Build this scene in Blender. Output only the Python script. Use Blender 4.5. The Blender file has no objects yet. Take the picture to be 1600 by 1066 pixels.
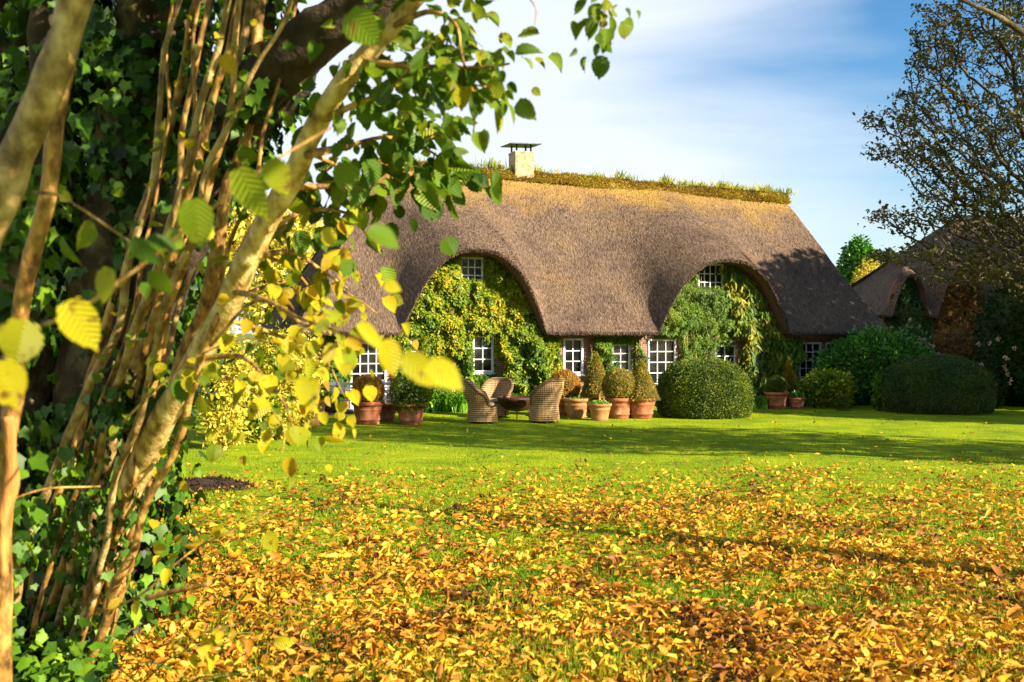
import bpy, math, random
import numpy as np
from mathutils import Vector
R_ = math.radians
rng = np.random.default_rng(7)
random.seed(7)
SC = bpy.context.scene
COL = SC.collection
# ------------------------------------------------------------------ camera, sky, sun, exposure
F = 1556.0; H = 2.1; HZ = 520.0
cd = bpy.data.cameras.new('camera'); cam = bpy.data.objects.new('camera', cd); COL.objects.link(cam)
cam.location = (0, 0, H); cam.rotation_euler = (R_(90), 0, 0)
cd.sensor_width = 36; cd.lens = 36*F/1600; cd.shift_y = (HZ-533)/1600.0
cd.clip_start = 0.05; cd.clip_end = 4000
cd.dof.use_dof = True; cd.dof.focus_distance = 25; cd.dof.aperture_fstop = 3.2
SC.camera = cam
SUN_EL = 24.0
SUNV = np.array([0.86, -0.51]); SUNV /= np.linalg.norm(SUNV)
TO_SUN = Vector((SUNV[0]*math.cos(R_(SUN_EL)), SUNV[1]*math.cos(R_(SUN_EL)), math.sin(R_(SUN_EL))))
w = bpy.data.worlds.new('World'); SC.world = w; w.use_nodes = True
nt = w.node_tree; nt.nodes.clear()
wo = nt.nodes.new('ShaderNodeOutputWorld'); bg = nt.nodes.new('ShaderNodeBackground')
sky = nt.nodes.new('ShaderNodeTexSky'); sky.sky_type = 'NISHITA'; sky.sun_disc = False
sky.sun_elevation = R_(SUN_EL); sky.sun_rotation = math.atan2(SUNV[0], SUNV[1])
sky.air_density = 1.0; sky.dust_density = 0.6; sky.ozone_density = 2.0
tc = nt.nodes.new('ShaderNodeTexCoord'); mp = nt.nodes.new('ShaderNodeMapping'); mp.inputs['Scale'].default_value = (1.0, 1.6, 3.6)
mp.inputs['Rotation'].default_value = (0, R_(12), R_(20))
nz = nt.nodes.new('ShaderNodeTexNoise'); nz.inputs['Scale'].default_value = 1.5; nz.inputs['Detail'].default_value = 7; nz.inputs['Roughness'].default_value = .52
nz.inputs['Distortion'].default_value = .35
rp = nt.nodes.new('ShaderNodeValToRGB'); rp.color_ramp.elements[0].position = .38; rp.color_ramp.elements[1].position = .72
rp.color_ramp.elements[0].color = (0, 0, 0, 1); rp.color_ramp.elements[1].color = (.85, .85, .85, 1)
mx = nt.nodes.new('ShaderNodeMixRGB'); mx.inputs[2].default_value = (6.0, 6.3, 6.8, 1)
L = nt.links.new
L(tc.outputs['Generated'], mp.inputs['Vector']); L(mp.outputs['Vector'], nz.inputs['Vector'])
# thin cloud veil, thicker towards the horizon and to the west (left)
sxz = nt.nodes.new('ShaderNodeSeparateXYZ'); L(tc.outputs['Generated'], sxz.inputs[0])
vm = nt.nodes.new('ShaderNodeVectorMath'); vm.operation = 'DOT_PRODUCT'; vm.inputs[1].default_value = (-.95, 0, -1.05); L(tc.outputs['Generated'], vm.inputs[0])
ad = nt.nodes.new('ShaderNodeMath'); ad.operation = 'ADD'; L(vm.outputs['Value'], ad.inputs[0]); L(nz.outputs['Fac'], ad.inputs[1])
ad2 = nt.nodes.new('ShaderNodeMath'); ad2.operation = 'ADD'; ad2.inputs[1].default_value = .51; L(ad.outputs[0], ad2.inputs[0]); L(ad2.outputs[0], rp.inputs['Fac'])
hs = nt.nodes.new('ShaderNodeHueSaturation'); hs.inputs['Saturation'].default_value = 1.35; hs.inputs['Value'].default_value = 1.1; L(sky.outputs['Color'], hs.inputs['Color'])
L(rp.outputs['Color'], mx.inputs[0]); L(hs.outputs['Color'], mx.inputs[1]); L(mx.outputs['Color'], bg.inputs['Color'])
bg.inputs['Strength'].default_value = .052
L(bg.outputs['Background'], wo.inputs['Surface'])
sd = bpy.data.lights.new('sun', 'SUN'); so = bpy.data.objects.new('sun', sd); COL.objects.link(so)
sd.energy = 5.0; sd.angle = R_(.5); sd.color = (1, .86, .66)
so.rotation_euler = TO_SUN.to_track_quat('Z', 'Y').to_euler()
SC.view_settings.view_transform = 'Standard'; SC.view_settings.look = 'None'; SC.view_settings.gamma = 1
SC.view_settings.exposure = 1.75
SC.cycles.max_bounces = 6; SC.cycles.transparent_max_bounces = 4

# ------------------------------------------------------------------ helpers
def at(px, py, Y): return np.array([(px-800)/F*Y, Y, H-(py-HZ)/F*Y])
def gnd(px, py):
    Y = H*F/(py-HZ); return np.array([(px-800)/F*Y, Y, 0.])
def gnd2(px, by, dy):
    Y = H*F/(by-HZ)+dy; return np.array([(px-800)/F*Y, Y, 0.])
def norm(a): return a/np.maximum(np.linalg.norm(a, axis=-1, keepdims=True), 1e-9)
def vnoise(P, scale=1.0, seed=0):
    P = np.asarray(P, float)*scale + seed*17.31
    i = np.floor(P).astype(np.int64); f = P-i; f = f*f*(3-2*f)
    def h(a):
        n = (a[..., 0]*374761393 + a[..., 1]*668265263 + a[..., 2]*2147483647 + seed*1274126177) & 0xffffffff
        n = ((n ^ (n >> 13))*1274126177) & 0xffffffff
        n = n ^ (n >> 16)
        return (n & 0xffff)/65535.0
    r = 0
    for dx in (0, 1):
        for dy in (0, 1):
            for dz in (0, 1):
                ww = (f[..., 0] if dx else 1-f[..., 0])*(f[..., 1] if dy else 1-f[..., 1])*(f[..., 2] if dz else 1-f[..., 2])
                r = r+ww*h(i+np.array([dx, dy, dz]))
    return r
def fbm(P, scale=1.0, seed=0): return .6*vnoise(P, scale, seed)+.28*vnoise(P, scale*2.1, seed+1)+.12*vnoise(P, scale*4.3, seed+2)

class MB:
    def __init__(s): s.V = []; s.F = []; s.n = 0; s.uv = []; s.hasuv = False
    def add(s, V, F, uv=None):
        V = np.asarray(V, float).reshape(-1, 3)
        s.V.append(V); s.F.append((np.asarray(F, dtype=np.int64)+s.n)); s.n += len(V)
        if uv is not None: s.hasuv = True
        s.uv.append(np.zeros((len(V), 2)) if uv is None else uv)
        return s
    def box(s, x0, x1, y0, y1, z0, z1):
        V = [(x, y, z) for x in (x0, x1) for y in (y0, y1) for z in (z0, z1)]
        return s.add(V, [(0, 1, 3, 2), (4, 6, 7, 5), (0, 4, 5, 1), (2, 3, 7, 6), (0, 2, 6, 4), (1, 5, 7, 3)])
    def bar(s, a, b, r, sides=6, r2=None): return s.tube([a, b], [r, r if r2 is None else r2], sides)
    def grid(s, P, closed=False):
        P = np.asarray(P); m, n = P.shape[:2]
        idx = np.arange(m*n).reshape(m, n)
        if closed: idx = np.concatenate([idx, idx[:, :1]], 1)
        a, b, c, d = idx[:-1, :-1], idx[:-1, 1:], idx[1:, 1:], idx[1:, :-1]
        return s.add(P.reshape(-1, 3), np.stack([a, b, c, d], -1).reshape(-1, 4))
    def tube(s, pts, rad, sides=8, rough=0, seed=0):
        pts = np.asarray(pts, float); rad = np.asarray(rad, float)
        T = norm(np.gradient(pts, axis=0)); ref = np.array([.31, .17, .93])
        if abs(T.mean(0)@ref) > .9: ref = np.array([1., 0, 0])
        A = norm(np.cross(T, ref)); B = np.cross(T, A)
        an = np.linspace(0, 2*math.pi, sides, endpoint=False)
        ring = A[:, None]*np.cos(an)[None, :, None]+B[:, None]*np.sin(an)[None, :, None]
        rr = rad[:, None]*np.ones(sides)[None]
        if rough: rr = rr*(1+rough*(vnoise(pts[:, None]+ring*rad[:, None, None], 9, seed)-.5)*2+rough*.8*(vnoise(pts[:, None]*[1, 1, .6]+ring*rad[:, None, None]*1.5, 30, seed+3)-.5))
        P = pts[:, None]+ring*rr[..., None]
        s.grid(P, True)
        k = s.n-len(pts)*sides
        # caps as fans
        for e, o in ((0, 1), (len(pts)-1, 0)):
            c = s.n; s.add([pts[e]], np.zeros((0, 4), int))
            ii = np.arange(sides); a = k+e*sides+ii; b = k+e*sides+(ii+1) % sides
            f = np.stack([np.full(sides, c), b if o else a, a if o else b, np.full(sides, -1)], -1)
            s.F.append(f)
        return s
    def lathe(s, prof, c=(0, 0, 0), seg=28, wob=0):
        prof = np.array(prof, float); an = np.linspace(0, 2*math.pi, seg, endpoint=False)
        P = np.stack([prof[:, None, 0]*np.cos(an)+c[0], prof[:, None, 0]*np.sin(an)+c[1], prof[:, None, 1]+0*an+c[2]], -1)
        return s.grid(P, True)
    def build(s, name, m, parent=None, smooth=True, **tags):
        V = np.concatenate(s.V); quads = []; tris = []
        for f in s.F:
            if len(f) == 0: continue
            if f.shape[1] == 3: tris.append(f)
            else:
                t = f[:, 3] < 0
                if t.any(): tris.append(f[t][:, :3])
                if (~t).any(): quads.append(f[~t])
        q = np.concatenate(quads) if quads else np.zeros((0, 4), int); t = np.concatenate(tris) if tris else np.zeros((0, 3), int)
        me = bpy.data.meshes.new(name)
        me.vertices.add(len(V)); me.vertices.foreach_set('co', V.astype(np.float32).ravel())
        lv = np.concatenate([q.ravel(), t.ravel()]).astype(np.int32)
        me.loops.add(len(lv)); me.loops.foreach_set('vertex_index', lv)
        me.polygons.add(len(q)+len(t))
        me.polygons.foreach_set('loop_start', np.concatenate([np.arange(len(q))*4, len(q)*4+np.arange(len(t))*3]).astype(np.int32))
        me.polygons.foreach_set('use_smooth', np.full(len(q)+len(t), smooth))
        if s.hasuv:
            uv = np.concatenate(s.uv)[lv]; l = me.uv_layers.new(name='UVMap'); l.data.foreach_set('uv', uv.astype(np.float32).ravel())
        me.update(calc_edges=True); me.validate()
        if m: me.materials.append(m)
        o = bpy.data.objects.new(name, me); COL.objects.link(o)
        if parent: o.parent = parent
        for k, v in tags.items(): o['category' if k == 'cat' else k] = v
        return o
def E(name, loc=(0, 0, 0), rz=0, label=None, cat=None, group=None):
    o = bpy.data.objects.new(name, None); COL.objects.link(o); o.location = loc; o.rotation_euler = (0, 0, rz); o.empty_display_size = .2
    if label: o['label'] = label
    if cat: o['category'] = cat
    if group: o['group'] = group
    return o
def dup(root, loc=None, rz=None, label=None, group=None, scale=None):
    r = root.copy(); COL.objects.link(r)
    if loc is not None: r.location = loc
    if rz is not None: r.rotation_euler = (0, 0, rz)
    if scale is not None: r.scale = (scale,)*3
    if label: r['label'] = label
    if group: r['group'] = group
    for ch in list(root.children):
        c = ch.copy(); COL.objects.link(c); c.parent = r
        for g in ch.children:
            d = g.copy(); COL.objects.link(d); d.parent = c
    return r

# leaf templates: base at origin, tip at +y, normal +z
T_SIMPLE = (np.array([(0, 0, 0), (-.30, .45, .09), (0, 1, -.04), (.30, .45, .09)]), np.array([(0, 3, 2), (0, 2, 1)]))
T_LANCE = (np.array([(0, 0, 0), (-.15, .4, .05), (0, 1, -.10), (.15, .4, .05)]), np.array([(0, 3, 2), (0, 2, 1)]))
def _round(nseg=9, teeth=.05, wid=.44, cup=.12):
    ys = np.linspace(0, 1, nseg); V = []
    for i, y in enumerate(ys):
        ww = wid*(math.sin(math.pi*min(1, (y*1.02+.02))**.82))**.7 if 0 < y < 1 else 0.0
        ww *= 1+(teeth if i % 2 else -teeth)
        droop = -.22*y*y
        V += [(-ww, y-.05*(i % 2), cup*ww+droop+.02*(i % 2)), (0, y, droop), (ww, y-.05*(i % 2), cup*ww+droop+.02*((i+1) % 2))]
    Fc = []
    for i in range(nseg-1):
        a = 3*i; Fc += [(a, a+1, a+4, a+3), (a+1, a+2, a+5, a+4)]
    return np.array(V), np.array(Fc)
T_HAZEL = _round(13, .035)
_iv = [(0, 0, 0), (-.36, -.10, .05), (-.42, .16, .08), (-.56, .40, .0), (-.30, .52, .10), (0, .98, -.12), (.30, .52, .10), (.56, .40, .0), (.42, .16, .08), (.36, -.10, .05), (0, .38, -.03)]
T_IVY = (np.array(_iv, float), np.array([(10, 0, 9, 8), (10, 8, 7, 6), (10, 6, 5, 4), (10, 4, 3, 2), (10, 2, 1, 0)]))
T_BLADE = (np.array([(-.04, 0, 0), (.04, 0, 0), (.03, .55, .06), (0, 1, .25), (-.03, .55, .06)]), np.array([(0, 1, 2, 4), (4, 2, 3, -1)]))
T_BLADE3 = (np.array([(-.05, 0, 0), (.05, 0, 0), (0, 1, .2)]), np.array([(0, 1, 2)]))
def curled():
    V = []
    for i, y in enumerate(np.linspace(0, 1, 5)):
        ww = .34*math.sin(math.pi*(.08+.86*y))**.8*(1+.12*(-1)**i)
        for x in (-1, 0, 1):
            V.append((x*ww*.9, y*.95, .30*abs(x)*ww+.25*(y-.5)**2+.10*x*(y-.5)))
    Fc = []
    for i in range(4):
        for j in range(2):
            a = 3*i+j; Fc.append((a, a+1, a+4, a+3))
    return np.array(V), np.array(Fc)
T_CURL = curled()
def curled2():
    V, Fc = curled(); V = V.copy(); V[:, 2] = .8*np.abs(V[:, 0])-.35*(V[:, 1]-.5)**2+.25*V[:, 0]*(V[:, 1]); V[:, 0] *= .62; return V, Fc
T_CURL2 = curled2()
def leaves(mb, P, N, D, S, T, jitter=.0, uv=False):
    P = np.asarray(P, float); n = len(P)
    if n == 0: return
    D = norm(np.broadcast_to(D, (n, 3)) + 0.); N = np.broadcast_to(N, (n, 3))
    X = norm(np.cross(D, N)); Z = np.cross(X, D)
    S = np.broadcast_to(S, (n,)); V, Fc = T; k = len(V)
    TV = V[None].repeat(n, 0)
    if jitter: TV = TV*(1+jitter*rng.normal(size=(n, 1, 3)))
    W = P[:, None]+(TV[..., :1]*X[:, None]+TV[..., 1:2]*D[:, None]+TV[..., 2:3]*Z[:, None])*S[:, None, None]
    FF = Fc[None].repeat(n, 0); FF = np.where(FF < 0, -10**9, FF+np.arange(n)[:, None, None]*k)
    f = FF.reshape(-1, Fc.shape[1])
    V0 = mb.n
    mb.add(W.reshape(-1, 3), np.zeros((0, 4), int), np.tile(V[:, :2]+[.5, 0], (n, 1)) if uv else None)
    mb.F.append(np.where(f < 0, -1, f+V0))
T_HAZEL3 = (T_HAZEL[0][::1]*np.array([.85, 1, 1])+np.stack([0*T_HAZEL[0][:, 0], 0*T_HAZEL[0][:, 0], .5*np.abs(T_HAZEL[0][:, 0])+.3*(T_HAZEL[0][:, 1]-.4)**2], -1), T_HAZEL[1])
T_HAZEL2 = (T_HAZEL[0]*np.array([.62, .95, 1])+np.stack([0*T_HAZEL[0][:, 0], 0*T_HAZEL[0][:, 0], .55*np.abs(T_HAZEL[0][:, 0])], -1), T_HAZEL[1])
T_HAZEL4 = (T_HAZEL[0]*np.array([.85, 1, 1])+np.stack([.12*T_HAZEL[0][:, 1]**2, 0*T_HAZEL[0][:, 0], .45*T_HAZEL[0][:, 0]*T_HAZEL[0][:, 1]-.25*T_HAZEL[0][:, 1]**2], -1), T_HAZEL[1])
def rdir(n): return norm(rng.normal(size=(n, 3)))

# ------------------------------------------------------------------ materials
MATS = {}
def newmat(name):
    m = bpy.data.materials.new(name); m.use_nodes = True; t = m.node_tree
    b = t.nodes['Principled BSDF']; MATS[name] = m
    return m, t, b, t.nodes['Material Output']
def noise(t, scale, detail=4, vec=None, rough=.55, coord='Object', mapscale=None):
    n = t.nodes.new('ShaderNodeTexNoise'); n.inputs['Scale'].default_value = scale; n.inputs['Detail'].default_value = detail; n.inputs['Roughness'].default_value = rough
    c = t.nodes.new('ShaderNodeTexCoord'); src = c.outputs[coord]
    if mapscale:
        m = t.nodes.new('ShaderNodeMapping'); m.inputs['Scale'].default_value = mapscale; t.links.new(src, m.inputs['Vector']); src = m.outputs['Vector']
    t.links.new(src, n.inputs['Vector']); return n
def ramp(t, fac, stops):
    r = t.nodes.new('ShaderNodeValToRGB'); cr = r.color_ramp
    while len(cr.elements) < len(stops): cr.elements.new(.5)
    for e, (p, c) in zip(cr.elements, stops): e.position = p; e.color = (*c, 1)
    t.links.new(fac, r.inputs['Fac']); return r
def mix(t, fac, a, b, mode='MIX'):
    x = t.nodes.new('ShaderNodeMixRGB'); x.blend_type = mode
    for i, v in ((0, fac), (1, a), (2, b)):
        if hasattr(v, 'links'): t.links.new(v, x.inputs[i])
        else: x.inputs[i].default_value = v if i == 0 else (*v, 1)
    return x
def bump(t, b, h, strength=.5, dist=.02):
    n = t.nodes.new('ShaderNodeBump'); n.inputs['Strength'].default_value = strength; n.inputs['Distance'].default_value = dist
    t.links.new(h, n.inputs['Height']); t.links.new(n.outputs['Normal'], b.inputs['Normal']); return n
def mat_simple(name, stops, scale=6, rough=.8, bstr=.4, bdist=.01, detail=6, spec=.3, metal=0, mapscale=None, bscale=None):
    m, t, b, o = newmat(name); n = noise(t, scale, detail, mapscale=mapscale); r = ramp(t, n.outputs['Fac'], stops)
    t.links.new(r.outputs['Color'], b.inputs['Base Color']); b.inputs['Roughness'].default_value = rough; b.inputs['Specular IOR Level'].default_value = spec; b.inputs['Metallic'].default_value = metal
    n2 = noise(t, bscale or scale*4, 5, mapscale=mapscale); bump(t, b, n2.outputs['Fac'], bstr, bdist); return m
def mat_leaf(name, cols, trans=.3, rough=.5, nscale=1.2, spec=.35, veins=False, mott=.35):
    m, t, b, o = newmat(name)
    g = t.nodes.new('ShaderNodeNewGeometry'); n = noise(t, nscale, 3)
    ma = t.nodes.new('ShaderNodeMath'); ma.operation = 'MULTIPLY_ADD'; ma.inputs[1].default_value = .62
    t.links.new(g.outputs['Random Per Island'], ma.inputs[0])
    mb_ = t.nodes.new('ShaderNodeMath'); mb_.operation = 'MULTIPLY_ADD'; mb_.inputs[1].default_value = 1.5; mb_.inputs[2].default_value = -.56
    t.links.new(n.outputs['Fac'], mb_.inputs[0]); t.links.new(mb_.outputs[0], ma.inputs[2])
    r = ramp(t, ma.outputs[0], [(i/(max(1, len(cols)-1)), c) for i, c in enumerate(cols)])
    col = r.outputs['Color']
    if veins:
        uv = t.nodes.new('ShaderNodeTexCoord'); sx = t.nodes.new('ShaderNodeSeparateXYZ'); t.links.new(uv.outputs['UV'], sx.inputs[0])
        a = t.nodes.new('ShaderNodeMath'); a.operation = 'SUBTRACT'; a.inputs[1].default_value = .5; t.links.new(sx.outputs['X'], a.inputs[0])
        ab = t.nodes.new('ShaderNodeMath'); ab.operation = 'ABSOLUTE'; t.links.new(a.outputs[0], ab.inputs[0])
        ve = t.nodes.new('ShaderNodeMath'); ve.operation = 'MULTIPLY_ADD'; ve.inputs[1].default_value = -.7; t.links.new(ab.outputs[0], ve.inputs[0]); t.links.new(sx.outputs['Y'], ve.inputs[2])
        s = t.nodes.new('ShaderNodeMath'); s.operation = 'MULTIPLY'; s.inputs[1].default_value = 58; t.links.new(ve.outputs[0], s.inputs[0])
        si = t.nodes.new('ShaderNodeMath'); si.operation = 'SINE'; t.links.new(s.outputs[0], si.inputs[0])
        vr = ramp(t, si.outputs[0], [(.0, (.9, .9, .9)), (.8, (.97, .97, .97)), (1, (1.05, 1.05, 1.0))])
        col = mix(t, .8, col, vr.outputs['Color'], 'MULTIPLY').outputs[0]
        bump(t, b, si.outputs[0], .6, .004)
        n3 = noise(t, 26, 5, rough=.65); sp = ramp(t, n3.outputs['Fac'], [(.58, (0, 0, 0)), (.66, (1, 1, 1))]); 
        col = mix(t, sp.outputs['Color'], col, (.20, .10, .015)).outputs[0]
    t.links.new(col, b.inputs['Base Color']); b.inputs['Roughness'].default_value = rough; b.inputs['Specular IOR Level'].default_value = spec
    tr = t.nodes.new('ShaderNodeBsdfTranslucent'); t.links.new(col, tr.inputs['Color'])
    ms = t.nodes.new('ShaderNodeMixShader'); ms.inputs[0].default_value = trans
    t.links.new(b.outputs[0], ms.inputs[1]); t.links.new(tr.outputs[0], ms.inputs[2]); t.links.new(ms.outputs[0], o.inputs['Surface'])
    return m
M_bark = mat_simple('hazel_bark', [(.32, (.08, .05, .015)), (.46, (.22, .14, .04)), (.56, (.36, .25, .09)), (.72, (.55, .42, .20))], 13, .55, .8, .012, mapscale=(1, 1, .7))
M_barklit = mat_simple('sunlit_hazel_bark', [(.30, (.13, .08, .02)), (.42, (.34, .22, .06)), (.54, (.56, .41, .14)), (.70, (.72, .58, .28))], 13, .5, .8, .012, mapscale=(1, 1, .7))  # hazel bark lightened to stand for sunlight on the main stem
M_bark2 = mat_simple('shoot_bark', [(.34, (.06, .028, .006)), (.48, (.24, .125, .026)), (.6, (.44, .26, .065)), (.75, (.60, .42, .15))], 17, .6, .7, .01, mapscale=(1, 1, .5))
M_mossbark = mat_simple('mossy_bark', [(.3, (.012, .008, .004)), (.5, (.045, .03, .014)), (.64, (.13, .10, .05)), (.74, (.05, .055, .015))], 5, .85, 1, .03)
M_darkbark = mat_simple('dark_bark', [(.3, (.02, .014, .008)), (.6, (.06, .042, .025)), (.8, (.12, .10, .06))], 8, .9, .8, .02)
M_splitwood = mat_simple('split_wood', [(.3, (.25, .09, .02)), (.6, (.55, .24, .06)), (.8, (.62, .33, .12))], 6, .7, .6, .01, mapscale=(4, 4, .4))
M_twig = mat_simple('lichen_twig', [(.35, (.02, .014, .008)), (.56, (.055, .042, .022)), (.76, (.20, .19, .11))], 3, .9, .4, .01)
G1, G2, G3 = (.03, .085, .006), (.075, .17, .012), (.16, .28, .015)
YG, YE, OR, BR = (.34, .42, .02), (.66, .54, .02), (.62, .28, .02), (.22, .10, .02)
M_hazel = mat_leaf('hazel_leaf', [(.025, .07, .004), (.055, .13, .006), (.10, .20, .008), (.20, .30, .01), (.50, .42, .01)], .45, .5, .9, veins=True)
M_hazely = mat_leaf('yellow_hazel_leaf', [(.07, .15, .006), (.20, .28, .008), (.46, .42, .01), (.60, .48, .01), (.50, .22, .015)], .45, .5, .9, veins=True)
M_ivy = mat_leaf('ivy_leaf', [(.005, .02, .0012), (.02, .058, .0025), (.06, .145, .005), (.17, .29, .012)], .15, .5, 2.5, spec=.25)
M_litter = mat_leaf('litter_leaf', [(.04, .014, .004), (.20, .07, .008), (.44, .18, .012), (.62, .31, .016), (.70, .41, .04), (.74, .49, .01)], .25, .6, 1.1)
M_grass = mat_leaf('grass_blade', [(.04, .11, .002), (.12, .22, .003), (.24, .34, .004), (.36, .42, .006)], .4, .6, .5)
M_straw = mat_leaf('thatch_straw', [(.035, .025, .017), (.10, .074, .051), (.185, .138, .093), (.36, .27, .175)], .0, .8, .6, .2)
M_vineY = mat_leaf('creeper_leaf_yellow', [(.015, .055, .002), (.06, .15, .004), (.18, .27, .007), (.38, .36, .010), (.54, .32, .010)], .35, .5, .9)
M_vineG = mat_leaf('creeper_leaf_green', [(.012, .05, .003), (.05, .13, .006), (.13, .24, .01), (.30, .34, .012)], .35, .5, 1.2)
M_wist = mat_leaf('wisteria_leaf', [(.015, .05, .003), (.05, .13, .006), (.12, .20, .008), (.24, .26, .012), (.48, .28, .015)], .35, .5, 1.0)
M_box = mat_leaf('box_leaf', [(.02, .045, .003), (.055, .10, .006), (.13, .18, .01), (.24, .26, .012)], .25, .5, 2)
M_boxdark = mat_leaf('yew_leaf', [(.012, .04, .006), (.03, .075, .01), (.06, .11, .012), (.09, .14, .015)], .2, .5, 2)
M_boxor = mat_leaf('bronzed_box_leaf', [(.10, .10, .008), (.28, .17, .012), (.50, .22, .015), (.60, .26, .02)], .3, .6, 3)
M_boxcone = mat_leaf('golden_box_leaf', [(.07, .09, .006), (.17, .17, .01), (.32, .25, .014), (.42, .30, .02)], .3, .6, 3)
M_rhodo = mat_leaf('rhododendron_leaf', [(.012, .07, .004), (.035, .15, .008), (.075, .24, .012), (.13, .32, .02)], .2, .4, 2, spec=.5)
M_agap = mat_leaf('strap_leaf', [(.05, .16, .008), (.12, .32, .012), (.24, .46, .02)], .3, .4, 2, spec=.5)
M_red = mat_leaf('russet_leaf', [(.05, .05, .01), (.14, .07, .012), (.26, .11, .015), (.20, .16, .02)], .3, .6, 2)
M_yshrub = mat_leaf('yellow_shrub_leaf', [(.08, .16, .01), (.34, .36, .02), (.62, .52, .04), (.72, .58, .10), (.60, .36, .10)], .4, .6, .8)
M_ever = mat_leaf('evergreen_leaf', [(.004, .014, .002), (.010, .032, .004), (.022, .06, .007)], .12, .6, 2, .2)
M_hawth = mat_leaf('hawthorn_leaf', [(.015, .03, .004), (.035, .05, .006), (.08, .075, .008), (.14, .06, .01)], .3, .5, 1.5)
M_moss = mat_leaf('ridge_moss_tuft', [(.08, .07, .008), (.20, .14, .012), (.38, .24, .02), (.30, .30, .02)], .3, .8, 1.2)
M_flower = mat_leaf('rose_petal', [(.55, .25, .2), (.6, .38, .28), (.62, .48, .36)], .3, .6, 3)

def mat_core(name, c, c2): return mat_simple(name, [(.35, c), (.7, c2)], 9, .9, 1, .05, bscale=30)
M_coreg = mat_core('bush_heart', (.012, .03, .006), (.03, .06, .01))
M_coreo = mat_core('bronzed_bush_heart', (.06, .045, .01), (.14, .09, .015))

# thatch: straws run down the slope (local z / y), patches of grey and moss
m, t, b, o = newmat('thatch')
n1 = noise(t, 60, 4, mapscale=(1, .12, .12)); n2 = noise(t, .6, 6, rough=.65); n3 = noise(t, 26, 3, mapscale=(1, .3, .3))
r1 = ramp(t, n1.outputs['Fac'], [(.25, (.032, .022, .014)), (.5, (.115, .083, .057)), (.75, (.27, .20, .14))])
r2 = ramp(t, n2.outputs['Fac'], [(.36, (.60, .55, .58)), (.48, (.92, .86, .86)), (.60, (1.02, .95, .88)), (.74, (1.3, 1.1, .78))])
mm = mix(t, 1, r1.outputs[0], r2.outputs[0], 'MULTIPLY')
cc = t.nodes.new('ShaderNodeTexCoord'); sx = t.nodes.new('ShaderNodeSeparateXYZ'); t.links.new(cc.outputs['Object'], sx.inputs[0])
n4 = noise(t, .8, 5); add = t.nodes.new('ShaderNodeMath'); add.operation = 'MULTIPLY_ADD'; add.inputs[1].default_value = 2.6; t.links.new(n4.outputs['Fac'], add.inputs[0]); t.links.new(sx.outputs['Z'], add.inputs[2])
mr = t.nodes.new('ShaderNodeMapRange'); mr.inputs[1].default_value = 7.0; mr.inputs[2].default_value = 9.3; t.links.new(add.outputs[0], mr.inputs[0])
mm2 = mix(t, mr.outputs[0], mm.outputs[0], (.40, .24, .035))
t.links.new(mm2.outputs[0], b.inputs['Base Color']); b.inputs['Roughness'].default_value = .9; b.inputs['Specular IOR Level'].default_value = .15
bump(t, b, mix(t, .5, n1.outputs['Fac'], n3.outputs['Fac']).outputs[0], 1, .05); M_thatch = m
M_thatch2 = m.copy(); M_thatch2.name = 'plain_thatch'; M_thatch2.node_tree.nodes[mr.name].inputs[1].default_value = 90; M_thatch2.node_tree.nodes[mr.name].inputs[2].default_value = 95  # same thatch with the golden tint near the ridge switched off
M_soffit = mat_simple('thatch_cut_edge', [(.3, (.10, .05, .025)), (.7, (.34, .18, .08))], 40, .95, 1, .03, mapscale=(1, 1, 1))

m, t, b, o = newmat('brick_wall')
cc = t.nodes.new('ShaderNodeTexCoord'); mpp = t.nodes.new('ShaderNodeMapping'); mpp.inputs['Rotation'].default_value = (R_(90), 0, 0); t.links.new(cc.outputs['Object'], mpp.inputs[0])
bt = t.nodes.new('ShaderNodeTexBrick'); bt.inputs['Scale'].default_value = 4.4; bt.inputs['Color1'].default_value = (.30, .12, .075, 1); bt.inputs['Color2'].default_value = (.20, .085, .06, 1); bt.inputs['Mortar'].default_value = (.38, .32, .26, 1); bt.inputs['Mortar Size'].default_value = .02
t.links.new(mpp.outputs[0], bt.inputs['Vector']); n = noise(t, 5, 5); mm = mix(t, .6, bt.outputs['Color'], ramp(t, n.outputs['Fac'], [(.3, (.5, .5, .5)), (.7, (1.2, 1.1, 1.05))]).outputs[0], 'MULTIPLY')
t.links.new(mm.outputs[0], b.inputs['Base Color']); b.inputs['Roughness'].default_value = .9; bump(t, b, bt.outputs['Fac'], -.5, .01); M_brick = m
M_white = mat_simple('white_paint', [(.3, (.48, .48, .47)), (.7, (.66, .66, .65))], 8, .45, .1, .003)
m, t, b, o = newmat('window_glass')
n = noise(t, 2.2, 3); r = ramp(t, n.outputs['Fac'], [(.4, (.006, .007, .008)), (.7, (.03, .028, .025))]); t.links.new(r.outputs[0], b.inputs['Base Color'])
b.inputs['Roughness'].default_value = .06; b.inputs['Specular IOR Level'].default_value = .35; M_glass = m
M_wood = mat_simple('old_timber', [(.3, (.09, .045, .022)), (.7, (.24, .13, .07))], 10, .8, .6, .01)
M_terra = mat_simple('terracotta', [(.3, (.17, .05, .02)), (.45, (.28, .09, .038)), (.6, (.35, .135, .065)), (.75, (.44, .28, .18))], 4, .8, .25, .006, spec=.2)
M_terraY = mat_simple('buff_terracotta', [(.28, (.22, .10, .035)), (.5, (.33, .16, .06)), (.75, (.38, .24, .12))], 5, .8, .25, .006, spec=.2)
M_soil = mat_simple('soil', [(.3, (.018, .010, .006)), (.7, (.07, .04, .022))], 14, .95, 1, .05)
M_stone = mat_simple('chimney_stone', [(.3, (.18, .12, .06)), (.5, (.36, .27, .15)), (.7, (.48, .40, .27))], 7, .9, .8, .02)
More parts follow.
